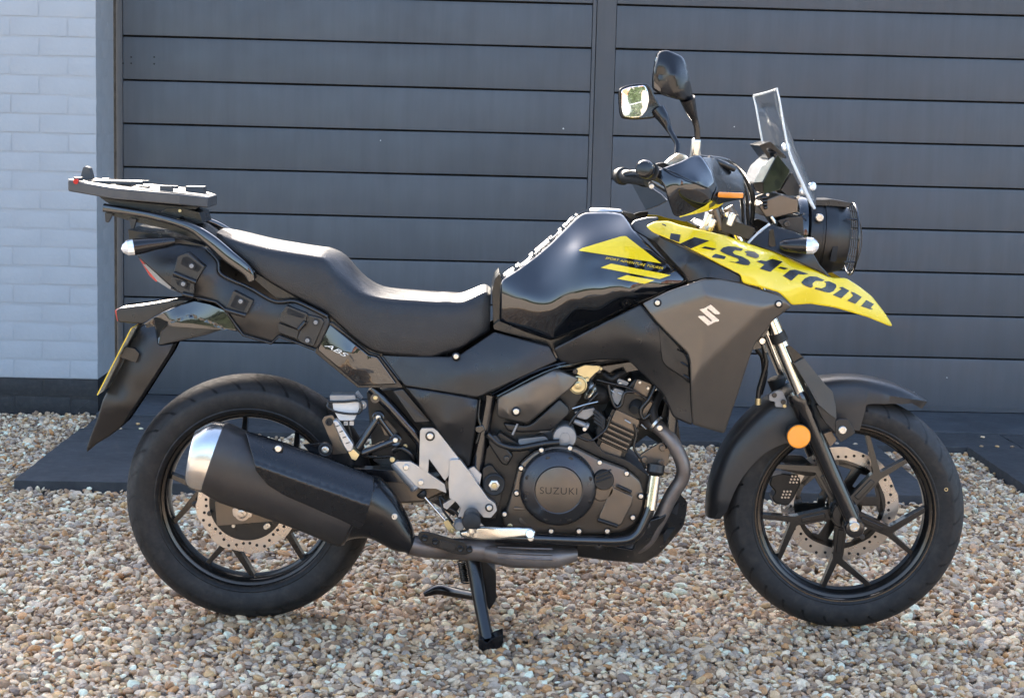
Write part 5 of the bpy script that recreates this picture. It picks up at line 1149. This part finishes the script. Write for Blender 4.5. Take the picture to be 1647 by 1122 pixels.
# ---- swingarm, chain, rear caliper
sa = prism('swingarm', 'engine_bronze', [(600, 772), (660, 770), (712, 776), (716, 792), (680, 808), (610, 812), (470, 812), (385, 822), (370, 810), (380, 790), (480, 780)], -.115, .035, .006, BK, 4, True)
prism('swingarm_top', 'frame_black', [(560, 752), (640, 757), (716, 770), (716, 779), (600, 774), (480, 782), (480, 772)], -.12, .04, .004, BK, 2, True)
prism('swingarm_bridge', 'frame_black', [(610, 750), (700, 755), (740, 790), (700, 805), (620, 800)], -.085, .17, .008, BK, 4)
ch = []
for k in range(34):
    t = k / 33; x = 360 + 370 * t; y = 826 - 22 * t
    lathe('chain_link', 'bolt_dark', P(x, y, .085), P(x, y, .105), [(0, .006), (.02, .006)], sa, 6)
    if k % 2 == 0: prism('chain_link', 'bolt_steel', [(x - 10, y - 4.2), (x + 10, y - 4.8), (x + 10, y + 3.2), (x - 10, y + 3.8)], .083, .003, 0, sa, 2)
plt_ = prism('axle_plate', 'engine_bronze', cI((432, 590), (470, 588), (560, 605), (690, 650), (690, 672), (440, 692)), -.100, .008, .002, BK, 2)
q = P(*cI((547, 640, -.104))[0]); lathe('rear_axle_nut', 'disc_steel', q, q + Yc(-1), [(-.004, .018), (.001, .018), (.0012, .0115), (.009, .0110), (.010, .0075), (.010, .004), (.013, .0035), (.013, .0001)], plt_, 18)
prism('axle_adjuster', 'disc_steel', cI((505, 620), (540, 612), (590, 630), (588, 655), (540, 665), (508, 650)), -.1045, .004, .001, plt_, 3)
prism('rear_caliper', 'engine_black', cI((330, 600), (400, 590), (425, 600), (425, 650), (400, 660)), -.06, .03, .004, BK, 2)
bolt(cI((410, 640, -.1))[0], .006, 'bolt_dark', BK); bolt(cI((655, 690, -.09))[0], .007, 'bolt_steel', BK); bolt(cI((510, 692, -.09))[0], .0045, 'bolt_steel', BK)
# ---- exhaust
def oval(top, bot, Yc_, d, n=28, flat=2.4):
    a = P(*top, Yc_); b = P(*bot, Yc_); m_ = (a + b) / 2; h = (a - b) / 2; out = []
    for k in range(n):
        w = 2 * math.pi * k / n; c_, s = math.cos(w), math.sin(w)
        e = 2.0 / flat; out.append(m_ + h * (abs(c_) ** e * np.sign(c_)) + np.array([0, -d, 0]) * (abs(s) ** e * np.sign(s)))
    return out
def stations(pts, Y0, n=3, flat=2.4):
    q = cat([tuple(cI(a)[0]) + tuple(cI(b)[0]) + (yc, d) for a, b, yc, d in pts], n)
    return [oval(r[0:2], r[2:4], r[4], r[5], 28, flat) for r in q]
mf = loft('muffler', 'muffler_grey', stations([((470, 262), (372, 545), -.205, .060), ((490, 264), (385, 550), -.205, .066), ((575, 302), (455, 590), -.205, .068), ((720, 352), (620, 645), -.205, .068), ((900, 415), (800, 712), -.205, .068), ((1060, 472), (940, 770), -.205, .066), ((1100, 488), (975, 768), -.205, .062)], 0), BK, True, True, 60)
loft('muffler_tip', 'steel_tip', stations([((362, 290), (322, 470), -.205, .040), ((352, 292), (312, 500), -.205, .046), ((368, 282), (322, 525), -.205, .053), ((420, 258), (348, 540), -.205, .060), ((478, 262), (378, 548), -.205, .0645)], 0, 2), mf, True, True, 50)
cap_ = [oval(a, b, -.205, d, 24, 2.0) for a, b, d in ((cI((364, 300))[0], cI((326, 460))[0], .034), (cI((372, 305))[0], cI((332, 462))[0], .034))]
loft('muffler_outlet', 'seal_black', cap_, mf, True, True, 50)
def mc_fn(px, py):
    a = np.array(cI((600, 440))[0]); b = np.array(cI((1085, 612))[0]); t = (b - a) / np.linalg.norm(b - a); nrm = np.array([t[1], -t[0]])
    d = (np.atleast_1d(px) - a[0]) * nrm[0] + (np.atleast_1d(py) - a[1]) * nrm[1]
    u = .5 * (d + np.sqrt(d * d + 4)); w = .5 * (-d + np.sqrt(d * d + 4))
    return -.298 + .070 * np.clip(u / 56.0, 0, 1.2) ** 1.8 + .004 * np.minimum(u, 8) / 8 + .00075 * w
mcv = panel('muffler_cover', 'muffler_black', cI((562, 300), (585, 306), (720, 346), (900, 410), (1098, 486), (1100, 540), (1060, 680), (1040, 705), (860, 625), (720, 562), (655, 522), (605, 462), (590, 400)), mc_fn, .014, 1.5, 5, 2.5, mf)
washer_bolt(cI((698, 368, -.262))[0], .0078, mf)
prism('muffler_bracket', 'satin_black', cI((800, 352), (870, 345), (905, 340), (930, 370), (905, 435), (860, 415)), -.165, .008, .002, BK, 3)
disc('bush', 'rubber_black', cI((895, 373, -.175))[0], [(.01, .0165), (-.004, .0165), (-.006, .014), (-.004, .011)], BK, 22); bolt(cI((895, 373, -.182))[0], .0085, 'bolt_steel', BK)
# rear bend shroud of the muffler and the pipe
loft('muffler_inlet', 'satin_black', stations([((1095, 482), (960, 775), -.205, .064), ((1130, 495), (1000, 745), -.203, .062), ((1190, 560), (1080, 740), -.200, .056), ((1235, 640), (1180, 790), -.197, .046), ((1262, 700), (1235, 800), -.195, .040), ((1272, 740), (1240, 812), -.195, .036)], 0, 4), BK, True, True, 60)
bolt(cJ((577, 860, -.245))[0], .0075, 'bolt_steel', BK)
tube('exhaust_pipe', 'hot_metal', cK((150, 225, -.195), (230, 255, -.190), (380, 270, -.175), (560, 275, -.155), (680, 290, -.14)), [.021, .024, .025, .027, .03], BK, 5, 18)
def koval(x, t, b, y, d): return oval(cK((x, t))[0], cK((x, b))[0], y, d, 24, 3.0)
loft('collector_box', 'hot_metal', [koval(*r) for r in cat([(590, 232, 322, -.145, .035), (640, 232, 335, -.14, .045), (720, 235, 354, -.13, .055), (820, 240, 358, -.12, .06), (960, 245, 358, -.12, .06), (1010, 250, 345, -.12, .05), (1080, 255, 325, -.12, .035)], 3)], BK, True, True, 60)
for k in range(3): tube('collector_rib', 'hot_metal', cK((660, 262 + 28 * k, -.193 + .004 * k), (800, 268 + 28 * k, -.181), (950, 272 + 28 * k, -.181)), .0022, BK, 4, 6)
eb_ = prism('exhaust_bracket', 'engine_black', cK((235, 195), (258, 178), (310, 186), (490, 238), (500, 262), (528, 262), (528, 288), (490, 305), (440, 300), (255, 238)), -.222, .006, .002, BK, 5)
for x, y in ((273, 214), (330, 232), (462, 270), (511, 272)): disc('bracket_rivet', 'engine_black', cK((x, y, -.2235))[0], [(.003, .0075), (-.002, .0075), (-.004, .0055), (-.003, .0035), (-.003, .0001)], eb_, 18)
prism('bracket_slot', 'dark_plastic', cK((355, 222), (440, 246), (430, 282), (350, 262)), -.2235, .004, .001, eb_, 2)
tube('header_pipe', 'hot_metal', cH((975, 360, -.06), (1050, 390, -.10), (1120, 460, -.12), (1175, 570, -.125), (1175, 650, -.125), (1120, 740, -.125), (1060, 860, -.125), (990, 970, -.12), (890, 1015, -.12)), .0172, BK, 6, 18)
lathe('header_flange', 'bolt_steel', P(*cH((1040, 375, -.10))[0]), P(*cH((1085, 415, -.11))[0]), [(0, .012), (0, .021), (.006, .021), (.006, .017)], BK, 18)
bolt(cH((1063, 398, -.13))[0], .007, 'bolt_steel', BK)
# radiator side, guard bar and skid plate
prism('radiator', 'engine_black', cH((1090, 270), (1150, 330), (1170, 480), (1140, 560), (1090, 500), (1060, 380)), -.07, .14, .004, BK)
prism('engine_mount', 'engine_bronze', cH((970, 530), (1070, 470), (1120, 500), (1100, 590), (1010, 600), (950, 560)), -.118, .012, .003, BK, 4)
for x, y in ((987, 557), (1078, 500), (1070, 572)): bolt(cH((x, y, -.124))[0], .0075, 'engine_bronze', BK)
tube('engine_bar', 'frame_black', cH((240, 945, -.165), (440, 952, -.170), (700, 962, -.170), (880, 962, -.170), (950, 930, -.170), (990, 860, -.168), (1015, 790, -.165), (1035, 650, -.155), (1040, 600, -.14)), .0125, BK, 5, 14)
a = P(*cH((1038, 635, -.156))[0]); b = P(*cH((1014, 808, -.164))[0]); L_ = np.linalg.norm(b - a)
lathe('bar_sleeve', 'chrome', a, b, [(0, .0128), (.001, .0145), (L_ - .001, .0145), (L_, .0128)], BK, 24)
lathe('bar_clamp', 'black_plastic', P(*cH((1046, 575, -.15))[0]), a, [(0, .014), (.004, .021), (.022, .021), (.028, .016)], BK, 20)
sk_c = cH((640, 1040, -.12), (650, 960, -.16), (780, 950, -.165), (930, 1010, -.155), (980, 870, -.165), (1080, 840, -.15), (1150, 720, -.12), (1200, 770, -.08), (1180, 890, -.08), (1060, 1020, -.08), (980, 1075, -.08), (1000, 960, -.15))
sk = panel('skid_plate', 'dark_plastic', cH((640, 1042), (645, 975), (690, 945), (780, 950), (835, 992), (930, 1010), (975, 880), (1000, 865), (1082, 840), (1120, 775), (1152, 715), (1202, 770), (1195, 830), (1182, 890), (1120, 965), (1060, 1030), (980, 1078), (800, 1062)), sk_c, .012, 2.5, 8, 3, BK, 'lin')
prism('skid_window', 'seal_black', cH((1110, 820), (1160, 770), (1150, 835)), -.128, .01, 0, sk, 1); prism('skid_window', 'seal_black', cH((1080, 930), (1100, 905), (1140, 900), (1085, 975)), -.128, .01, 0, sk, 1)
disc('grommet', 'dark_plastic', cH((758, 983, -.170))[0], [(.006, .012), (-.003, .012), (-.004, .009)], sk, 20); bolt(cH((758, 983, -.176))[0], .0075, 'bolt_dark', sk); bolt(cH((1000, 887, -.172))[0], .0075, 'bolt_dark', sk)
prism('skid_plate_floor', 'black_plastic', cH((700, 1045), (980, 1070), (1060, 1020), (1180, 890), (1190, 860), (1040, 1000), (960, 1050), (700, 1030)), -.08, .16, .003, BK)
# ---- centre stand
cs_ = prism('centre_stand', 'satin_black', cK((485, 318), (575, 316), (652, 395), (652, 540), (615, 598), (600, 560), (548, 480), (515, 400)), -.09, .18, .004, BK, 3)
tube('stand_leg', 'satin_black', cK((530, 330, -.10), (555, 480, -.125), (575, 600, -.15), (605, 750, -.178)), [.019, .0175, .0155, .0165], cs_, 5, 14)
tube('stand_leg', 'satin_black', cK((560, 320, .10), (600, 450, .13), (640, 560, .165), (655, 580, .17)), [.019, .0175, .0155, .0165], cs_, 5, 14)
prism('stand_foot', 'satin_black', cK((556, 752), (575, 745), (600, 770), (640, 740), (690, 722), (690, 768), (660, 808), (560, 810)), -.205, .05, .003, cs_, 2)
tube('stand_tang', 'satin_black', cK((540, 520, .06), (430, 500, .12), (350, 485, .145), (300, 500, .15), (270, 512, .15)), [.012, .013, .014, .010, .006], cs_, 5, 12)
pts_ = [np.array(P(*cK((468, 335, -.02))[0])), np.array(P(*cK((488, 450, -.02))[0]))]
hel = []
for k in range(100):
    t = k / 99; w = 2 * math.pi * 10 * t; hel.append(pts_[0] * (1 - t) + pts_[1] * t + .009 * np.array([math.cos(w), math.sin(w), 0]))
Vh, Fh = sweep(hel, .0022, 6); link('stand_spring', Vh, Fh, 'bolt_dark', cs_, 50)
# ---- handlebar area
tube('handlebar', 'frame_black', [(1037, 272, -.425), (1075, 285, -.30), (1110, 318, -.20), (1150, 330, -.10), (1155, 330, .0)], .011, BK, 6, 14)
HB = [P(1037, 272, -.425), P(1075, 285, -.30), P(1110, 318, -.20), P(1150, 330, -.10), P(1155, 330, .0)]
mb = [v * np.array([1, -1, 1]) for v in HB]
V_, F_ = sweep(cat([(P(1000, 283, .43)), mb[1] * .5 + P(1030, 288, .3) * .5, mb[2], mb[3], mb[4]], 6), .011, 14); link('handlebar', V_, F_, 'frame_black', BK, 50)
a = P(1037, 272, -.430); b = P(1058, 281, -.33)
lathe('bar_end', 'satin_black', a + (a - b) * .12, b, [(0, .008), (.002, .0155), (.008, .0195), (.022, .0205), (.034, .018), (.038, .014)], BK, 24)
lathe('grip', 'rubber_black', P(1045, 275.5, -.41), P(1078, 288, -.28), [(0, .0185), (.002, .0205), (.01, .0165), (.11, .0165), (.114, .02), (.12, .02)], BK, 24)
a = P(998, 283, .435); b = P(1046, 288, .30)
g2 = lathe('grip', 'rubber_black', a, b, [(-.004, .010), (0, .0225), (.010, .0235), (.016, .0235), (.018, .018), (.14, .0185), (.145, .022), (.15, .022)], BK, 24)
lathe('bar_end', 'satin_black', a + (a - b) * .10, b, [(0, .010), (.003, .019), (.012, .021)], BK, 24)
hgc = cM((460, 240, -.405), (415, 260, -.40), (490, 370, -.415), (565, 640, -.395), (600, 665, -.385), (720, 135, -.375), (790, 105, -.355), (930, 280, -.365), (965, 400, -.365), (940, 600, -.335), (900, 400, -.395), (650, 300, -.425), (600, 500, -.415), (640, 400, -.428), (800, 340, -.415), (910, 500, -.385))
hgd = panel('hand_guard', 'gloss_black', cM((425, 250), (520, 215), (640, 170), (720, 132), (785, 106), (830, 120), (880, 190), (930, 275), (955, 350), (968, 410), (930, 500), (900, 560), (780, 620), (620, 668), (580, 650), (535, 520), (490, 380), (430, 300)), hgc, .006, 3, 5, 4, BK, 'lin')
hgf_c = cM((850, 130, -.335), (1060, 160, -.22), (1215, 300, -.20), (1215, 500, -.24), (965, 400, -.37), (930, 280, -.365), (1040, 530, -.31), (1000, 250, -.30), (940, 600, -.335), (920, 510, -.385), (990, 470, -.362))
panel('hand_guard', 'satin_black', cM((835, 128), (900, 130), (1000, 145), (1060, 165), (1150, 220), (1210, 310), (1225, 430), (1220, 505), (1120, 520), (1030, 540), (980, 560), (920, 520), (968, 405), (930, 275), (880, 190)), hgf_c, .006, 2, 9, 3, BK, 'tps', False, .004)
tube('guard_line', 'satin_black', cM((480, 225, -.41), (620, 285, -.431), (780, 360, -.424), (905, 410, -.40)), .0016, hgd, 4, 6)
hr = panel('side_reflector', 'orange_lens', cM((985, 442), (1100, 447), (1212, 450), (1208, 496), (1100, 496), (978, 490)), hgf_c, .006, 1.4, 0, 2, BK, 'tps', False, -.006)
panel('hand_guard_trim', 'yellow_paint', cM((930, 515), (1010, 514), (1030, 545), (985, 580), (930, 600), (780, 640), (630, 669), (760, 620), (860, 570)), hgf_c, .006, 1, 10, 1.5, BK, 'tps', False, .008)
panel('guard_stripe', 'decal_black', cM((905, 555), (945, 525), (985, 520), (940, 570), (900, 590)), hgf_c, .003, 0, 10, .5, BK, 'tps', False, .006)
# far hand guard
lg = [P(*cM(q)[0]) for q in ((195, 360, .44), (250, 372, .42), (360, 385, .40), (470, 460, .34), (530, 520, .30), (440, 570, .34), (330, 608, .40), (290, 530, .44))]
n = len(lg); link('hand_guard', lg + [v + np.array([.004, .012, 0]) for v in lg], [list(range(n)), list(range(2 * n - 1, n - 1, -1))] + [[i, (i + 1) % n, (i + 1) % n + n, i + n] for i in range(n)], 'gloss_black', BK, 35, .003)
bolt(cM((382, 392, -.42))[0], .0055, 'bolt_steel', BK); bolt(cM((378, 375, -.415))[0], .006, 'bolt_dark', BK)
# controls
mcb = prism('front_master_cylinder', 'polished', cM((505, 190), (560, 140), (630, 92), (690, 110), (720, 135), (650, 165), (590, 195), (540, 205)), -.29, .05, .006, BK, 3)
lathe('switch_cube', 'satin_black', P(1085, 283, -.27), P(1105, 300, -.2), [(0, .015), (.004, .024), (.03, .026), (.05, .022), (.054, .012)], BK, 16)
prism('switch_housing', 'satin_black', cM((420, 190), (500, 175), (560, 210), (500, 250), (430, 235)), -.30, .04, .006, BK, 3)
for pth, r_ in ((((560, 655, -.20), (640, 665, -.18), (730, 690, -.14), (800, 760, -.10), (845, 850, -.08), (850, 960, -.06), (835, 1080, -.05)), .0052), (((600, 680, -.20), (700, 700, -.17), (770, 760, -.12), (815, 860, -.09), (825, 980, -.07), (830, 1090, -.06)), .0045),
                (((620, 660, -.22), (720, 680, -.16), (790, 740, -.08), (820, 800, -.06), (855, 880, -.05), (848, 1000, -.05)), .006), (((640, 700, -.24), (720, 760, -.2), (770, 830, -.14), (795, 920, -.1), (800, 1060, -.08)), .004), (((590, 700, -.27), (650, 760, -.26), (720, 800, -.24), (790, 830, -.2)), .005), (((610, 660, -.27), (680, 690, -.26), (750, 720, -.24)), .007)):
    tube('control_cable', 'hose', cD(*pth), r_, BK, 6, 8)
tube('cable', 'polished', cM((1150, 250, -.20), (1230, 370, -.16), (1270, 500, -.12)), .0012, BK, 4, 6)
for a_, b_ in (((640, 940, -.10), (680, 1050, -.10)), ((715, 930, -.10), (800, 1080, -.10))): tube('bar_riser', 'engine_bronze', cD(a_, b_), .013, BK, 1, 14)
for x, y in ((600, 1010), (730, 1010), (620, 1040)): q = P(*cD((x, y, -.12))[0]); lathe('clamp_bolt', 'polished', q, q + np.array([.3, 0, 1]), [(-.008, .008), (.012, .011), (.020, .011), (.022, .008), (.022, .0001)], BK, 14)
prism('top_clamp', 'polished', cD((560, 1045), (600, 1015), (640, 1025), (590, 1065)), -.11, .22, .003, BK, 1); prism('top_clamp', 'frame_black', cD((540, 1030), (860, 1040), (880, 1080), (560, 1080)), -.10, .20, .003, BK, 1)
# mirrors
def mirror(nm, pol, Y, glass, stem, flip):
    front = [P(*q) for q in pol]; return front
mrc = cD((335, 88, -.40), (375, 70, -.40), (470, 105, -.39), (495, 170, -.39), (520, 300, -.385), (520, 340, -.385), (350, 310, -.40), (310, 200, -.41), (420, 200, -.430), (380, 150, -.415), (345, 200, -.405), (450, 300, -.425))
mr_ = panel('mirror', 'satin_black', cD((335, 88), (350, 75), (385, 70), (470, 105), (490, 150), (500, 200), (522, 300), (525, 335), (490, 348), (440, 338), (350, 310), (312, 282), (310, 250), (314, 190)), mrc, .035, 4, 7, 5, BK, 'tps')
prism('mirror_glass', 'mirror_glass', cD((322, 120), (335, 95), (345, 150), (345, 300), (318, 275), (316, 200)), -.385, .03, .001, mr_, 2)
prism('mirror_edge', 'engine_bronze', cD((316, 190), (348, 185), (350, 300), (314, 278)), -.404, .004, .001, mr_, 2)
tube('mirror_stem', 'satin_black', cD((495, 335, -.385), (515, 400, -.375), (535, 450, -.365), (547, 500, -.36), (550, 560, -.355)), [.017, .0125, .008, .0068, .0068], mr_, 5, 14)
lathe('mirror_boot', 'polished', P(*cD((545, 555, -.355))[0]), P(*cD((535, 660, -.34))[0]), [(0, .008), (.004, .0105), (.03, .0115), (.05, .0115)], mr_, 16)
mlb = cD((120, 285), (150, 268), (200, 256), (268, 252), (295, 270), (315, 320), (360, 395), (345, 430), (300, 445), (210, 452), (140, 445), (128, 420), (122, 350))
ml_ = panel('mirror', 'satin_black', mlb, cD((120, 285, .385), (268, 252, .40), (360, 395, .42), (300, 445, .41), (140, 445, .388), (220, 350, .404)), .03, 3, 9, 4, BK, 'tps')
panel('mirror_glass', 'mirror_glass', cD((134, 290), (180, 272), (262, 262), (280, 300), (286, 345), (272, 400), (242, 436), (200, 441), (146, 434), (135, 390)), cD((134, 290, .381), (262, 262, .391), (286, 345, .396), (242, 436, .394), (146, 434, .381)), .004, .8, 12, 4, ml_, 'tps')
tube('mirror_stem', 'satin_black', cD((335, 400, .42), (365, 445, .41), (395, 505, .40), (425, 555, .38), (440, 590, .37), (435, 650, .35)), [.02, .0155, .0085, .007, .007, .0075], ml_, 5, 14)
# ---- windscreen
nr = cD((985, 282), (1000, 350), (1020, 470), (1045, 600), (1075, 690), (1115, 780), (1160, 880), (1192, 938))
cn = cD((955, 285), (1000, 372), (1052, 485), (1098, 590), (1130, 660), (1165, 745), (1205, 838), (1200, 880))
rings = []
for a, b in zip(cat(nr, 3), cat(cn, 3)):
    A = P(a[0], a[1], -.115); B = P(b[0], b[1], 0); sec = []
    for k in range(17):
        t = -1 + k / 8; h = 1 - abs(t) ** 2.0; sec.append(np.array([A[0] + (B[0] - A[0]) * h - .008 * (t + 1), t * .115, A[2] + (B[2] - A[2]) * h - .0065 * (t + 1)]))
    rings.append(sec)
inner = [[v + np.array([-.004, 0, -.0006]) for v in s] for s in rings]
full = [s + i[::-1] for s, i in zip(rings, inner)]
ws = loft('windscreen', 'screen_plastic', full, BK, True, True, 50)
mat('screen_edge', (.92, .94, .94), .12, spec=.9, trans=.45)  # sunlit brightness of the screen rim put into a near-white colour
Vw, Fw = sweep([s[0] for s in rings], list(np.interp(np.arange(len(rings)) / (len(rings) - 1), [0, .4, .6, .9, 1], [.0022, .0024, .0036, .0046, .003])), 8); link('screen_edge', Vw, Fw, 'screen_edge', ws, 50)  # near edge thickened low down to widen its painted bright band
Vw, Fw = sweep([s[-1] for s in rings], .0025, 8); link('screen_edge', Vw, Fw, 'screen_edge', ws, 50)
Vw, Fw = sweep(rings[0], .0028, 8); link('screen_edge', Vw, Fw, 'screen_edge', ws, 50)
for x, y in ((1035, 600), (1180, 815), (1130, 840)):
    q = P(*cD((x, y, -.105))[0]); lathe('screen_bolt', 'clear_lens', q, q + np.array([.5, -1, .2]), [(-.004, .010), (.002, .010), (.005, .006), (.005, .0001)], ws, 14)
# instrument cluster and its bracket
prism('dash_visor', 'satin_black', cN((190, 65), (230, 50), (275, 36), (335, 88), (398, 150), (392, 165), (310, 110), (268, 80), (245, 90), (285, 160), (262, 165)), -.070, .14, .0015, BK, 1)
ds = prism('dashboard', 'gloss_black', cN((222, 340), (312, 160), (330, 135), (425, 255), (348, 398), (225, 432)), -.085, .17, .004, BK, 2)
prism('dash_screen', 'clear_lens', cN((152, 345), (207, 228), (296, 150), (308, 160), (216, 338)), -.080, .16, .002, ds, 1)  # pale reflection on the display put into a light material
prism('dash_bezel', 'satin_black', cN((145, 350), (218, 343), (222, 432), (165, 400)), -.083, .166, .002, ds, 1)
prism('dash_bezel', 'satin_black', cN((300, 130), (330, 122), (345, 150), (310, 165)), -.083, .166, .002, ds, 1)
prism('dash_mount', 'black_plastic', cN((355, 400), (440, 268), (505, 390), (485, 445), (400, 440)), -.07, .14, .004, BK, 2)
prism('lamp_bracket', 'engine_bronze', cN((190, 525), (240, 472), (350, 432), (490, 470), (482, 570), (400, 590), (310, 612), (240, 602)), -.085, .17, .004, BK, 3)
for k in range(4): tube('connector', 'hose', cN((205 + 8 * k, 460 + 25 * k, -.09), (250, 455 + 25 * k, -.088)), .004, BK, 1, 8)
prism('lamp_bracket', 'dark_plastic', cN((330, 630), (420, 605), (520, 600), (530, 740), (470, 715), (380, 690)), -.10, .20, .004, BK, 3)
bolt(cN((400, 655, -.104))[0], .0075, 'bolt_dark', BK); bolt(cN((255, 436, -.09))[0], .004, 'bolt_steel', BK); bolt(cN((484, 455, -.08))[0], .0045, 'bolt_steel', BK)
tube('wiring_loom', 'hose', cN((300, 600, -.05), (330, 640, -.06), (300, 690, -.06)), .01, BK, 5, 10); tube('chrome_stay', 'polished', cN((280, 600, -.09), (300, 630, -.09), (310, 650, -.09)), .005, BK, 4, 8)
# headlamp, turned about the fore-and-aft axis
hc = P(1335, 381, 0); hx = np.array([1, 0, -.06]); hx /= np.linalg.norm(hx)
hb = hc - hx * .075
hl = lathe('headlamp', 'black_plastic', hb, hb + hx, [(0, .05), (.005, .076), (.012, .0865), (.04, .0880), (.041, .0865), (.046, .0865), (.047, .0895), (.075, .0890), (.078, .087), (.100, .080), (.108, .076), (.110, .070)], BK, 56)
lathe('headlamp_lens', 'clear_lens', hb, hb + hx, [(.100, .0755), (.108, .070), (.116, .045), (.119, .0001)], hl, 40)
lathe('headlamp_ring', 'gloss_black', hb - hx * .018, hb + hx, [(0, .080), (0, .0895), (.012, .0920), (.022, .0905), (.024, .084)], hl, 56)
bolt(cN((645, 607, -.086))[0], .0095, 'bolt_steel', hl)
prism('lamp_shelf', 'dark_plastic', cN((605, 475), (740, 470), (880, 495), (870, 530), (740, 520), (610, 515)), -.05, .10, .003, hl, 2)
prism('lamp_tag', 'seal_black', cN((745, 825), (785, 820), (770, 940), (725, 935)), -.088, .01, .002, hl, 1)
# wire grille in front of the lamp
gc = hb + hx * .126
def ring_pts(c, r, y=1.0, n=40): return [c + np.array([0, math.cos(2 * math.pi * k / n) * r * y, math.sin(2 * math.pi * k / n) * r]) for k in range(n + 1)]
V_, F_ = sweep(ring_pts(gc, .086), .0026, 8, False); gg = link('lamp_grille', V_, F_, 'frame_black', BK, 50)
for k in range(-3, 4):
    h = .086 * math.cos(math.asin(k / 4.0))
    for ax in (0, 1):
        o = .0215 * k
        pth = [gc + hx * (.012 * (1 - (t / 4.0) ** 2)) + (np.array([0, o, h * t / 4.0]) if ax else np.array([0, h * t / 4.0, o])) for t in range(-4, 5)]
        V_, F_ = sweep(pth, .0013, 6); link('grille_wire', V_, F_, 'frame_black', gg, 50)
for sy, sz in ((-.07, .05), (.07, .05), (-.07, -.05), (.07, -.05)):
    V_, F_ = sweep([gc + np.array([0, sy, sz]), gc + np.array([-.03, sy * 1.02, sz * 1.02])], .0022, 6); link('grille_stay', V_, F_, 'frame_black', gg, 50)
# front turn signals
a = P(*cN((380, 815, -.17))[0]); b = P(*cN((640, 822, -.19))[0]); L_ = np.linalg.norm(b - a)
for s in (1, -1):
    k_ = np.array([1, s, 1])
    stalk('turn_signal', a * k_, b * k_, [(-.01, .008), (0, .0135), (L_ * .2, .0165), (L_ * .5, .0185), (L_ * .66, .0195), (L_ * .67, .0001)], [(L_ * .655, .0198), (L_ * .84, .0192), (L_ * .94, .0125), (L_ * 1.0, .005)], BK)
    V_, F_ = sweep([a * k_ + np.array([.02, .02 * s, 0]), a * k_ + np.array([-.01, .13 * s, 0])], .009, 10); link('signal_stalk', V_, F_, 'black_plastic', BK, 50)
# grey side bracket of the lamp
panel('lamp_cowl', 'dark_plastic', cN((105, 800), (180, 725), (280, 652), (380, 690), (470, 715), (540, 770), (600, 880), (650, 965), (740, 1060), (640, 1015), (470, 935), (300, 862)), cN((105, 800, -.13), (280, 652, -.11), (470, 715, -.125), (600, 880, -.15), (740, 1060, -.12), (300, 862, -.16)), .01, 2.5, 12, 2, BK, 'tps', True)
tube('cowl_edge', 'screen_edge', cN((108, 800, -.128), (180, 728, -.120), (270, 655, -.110)), .0036, BK, 3, 8)
prism('cowl_pocket', 'satin_black', cN((270, 700), (300, 690), (320, 840), (262, 815)), -.152, .01, .002, BK, 2)
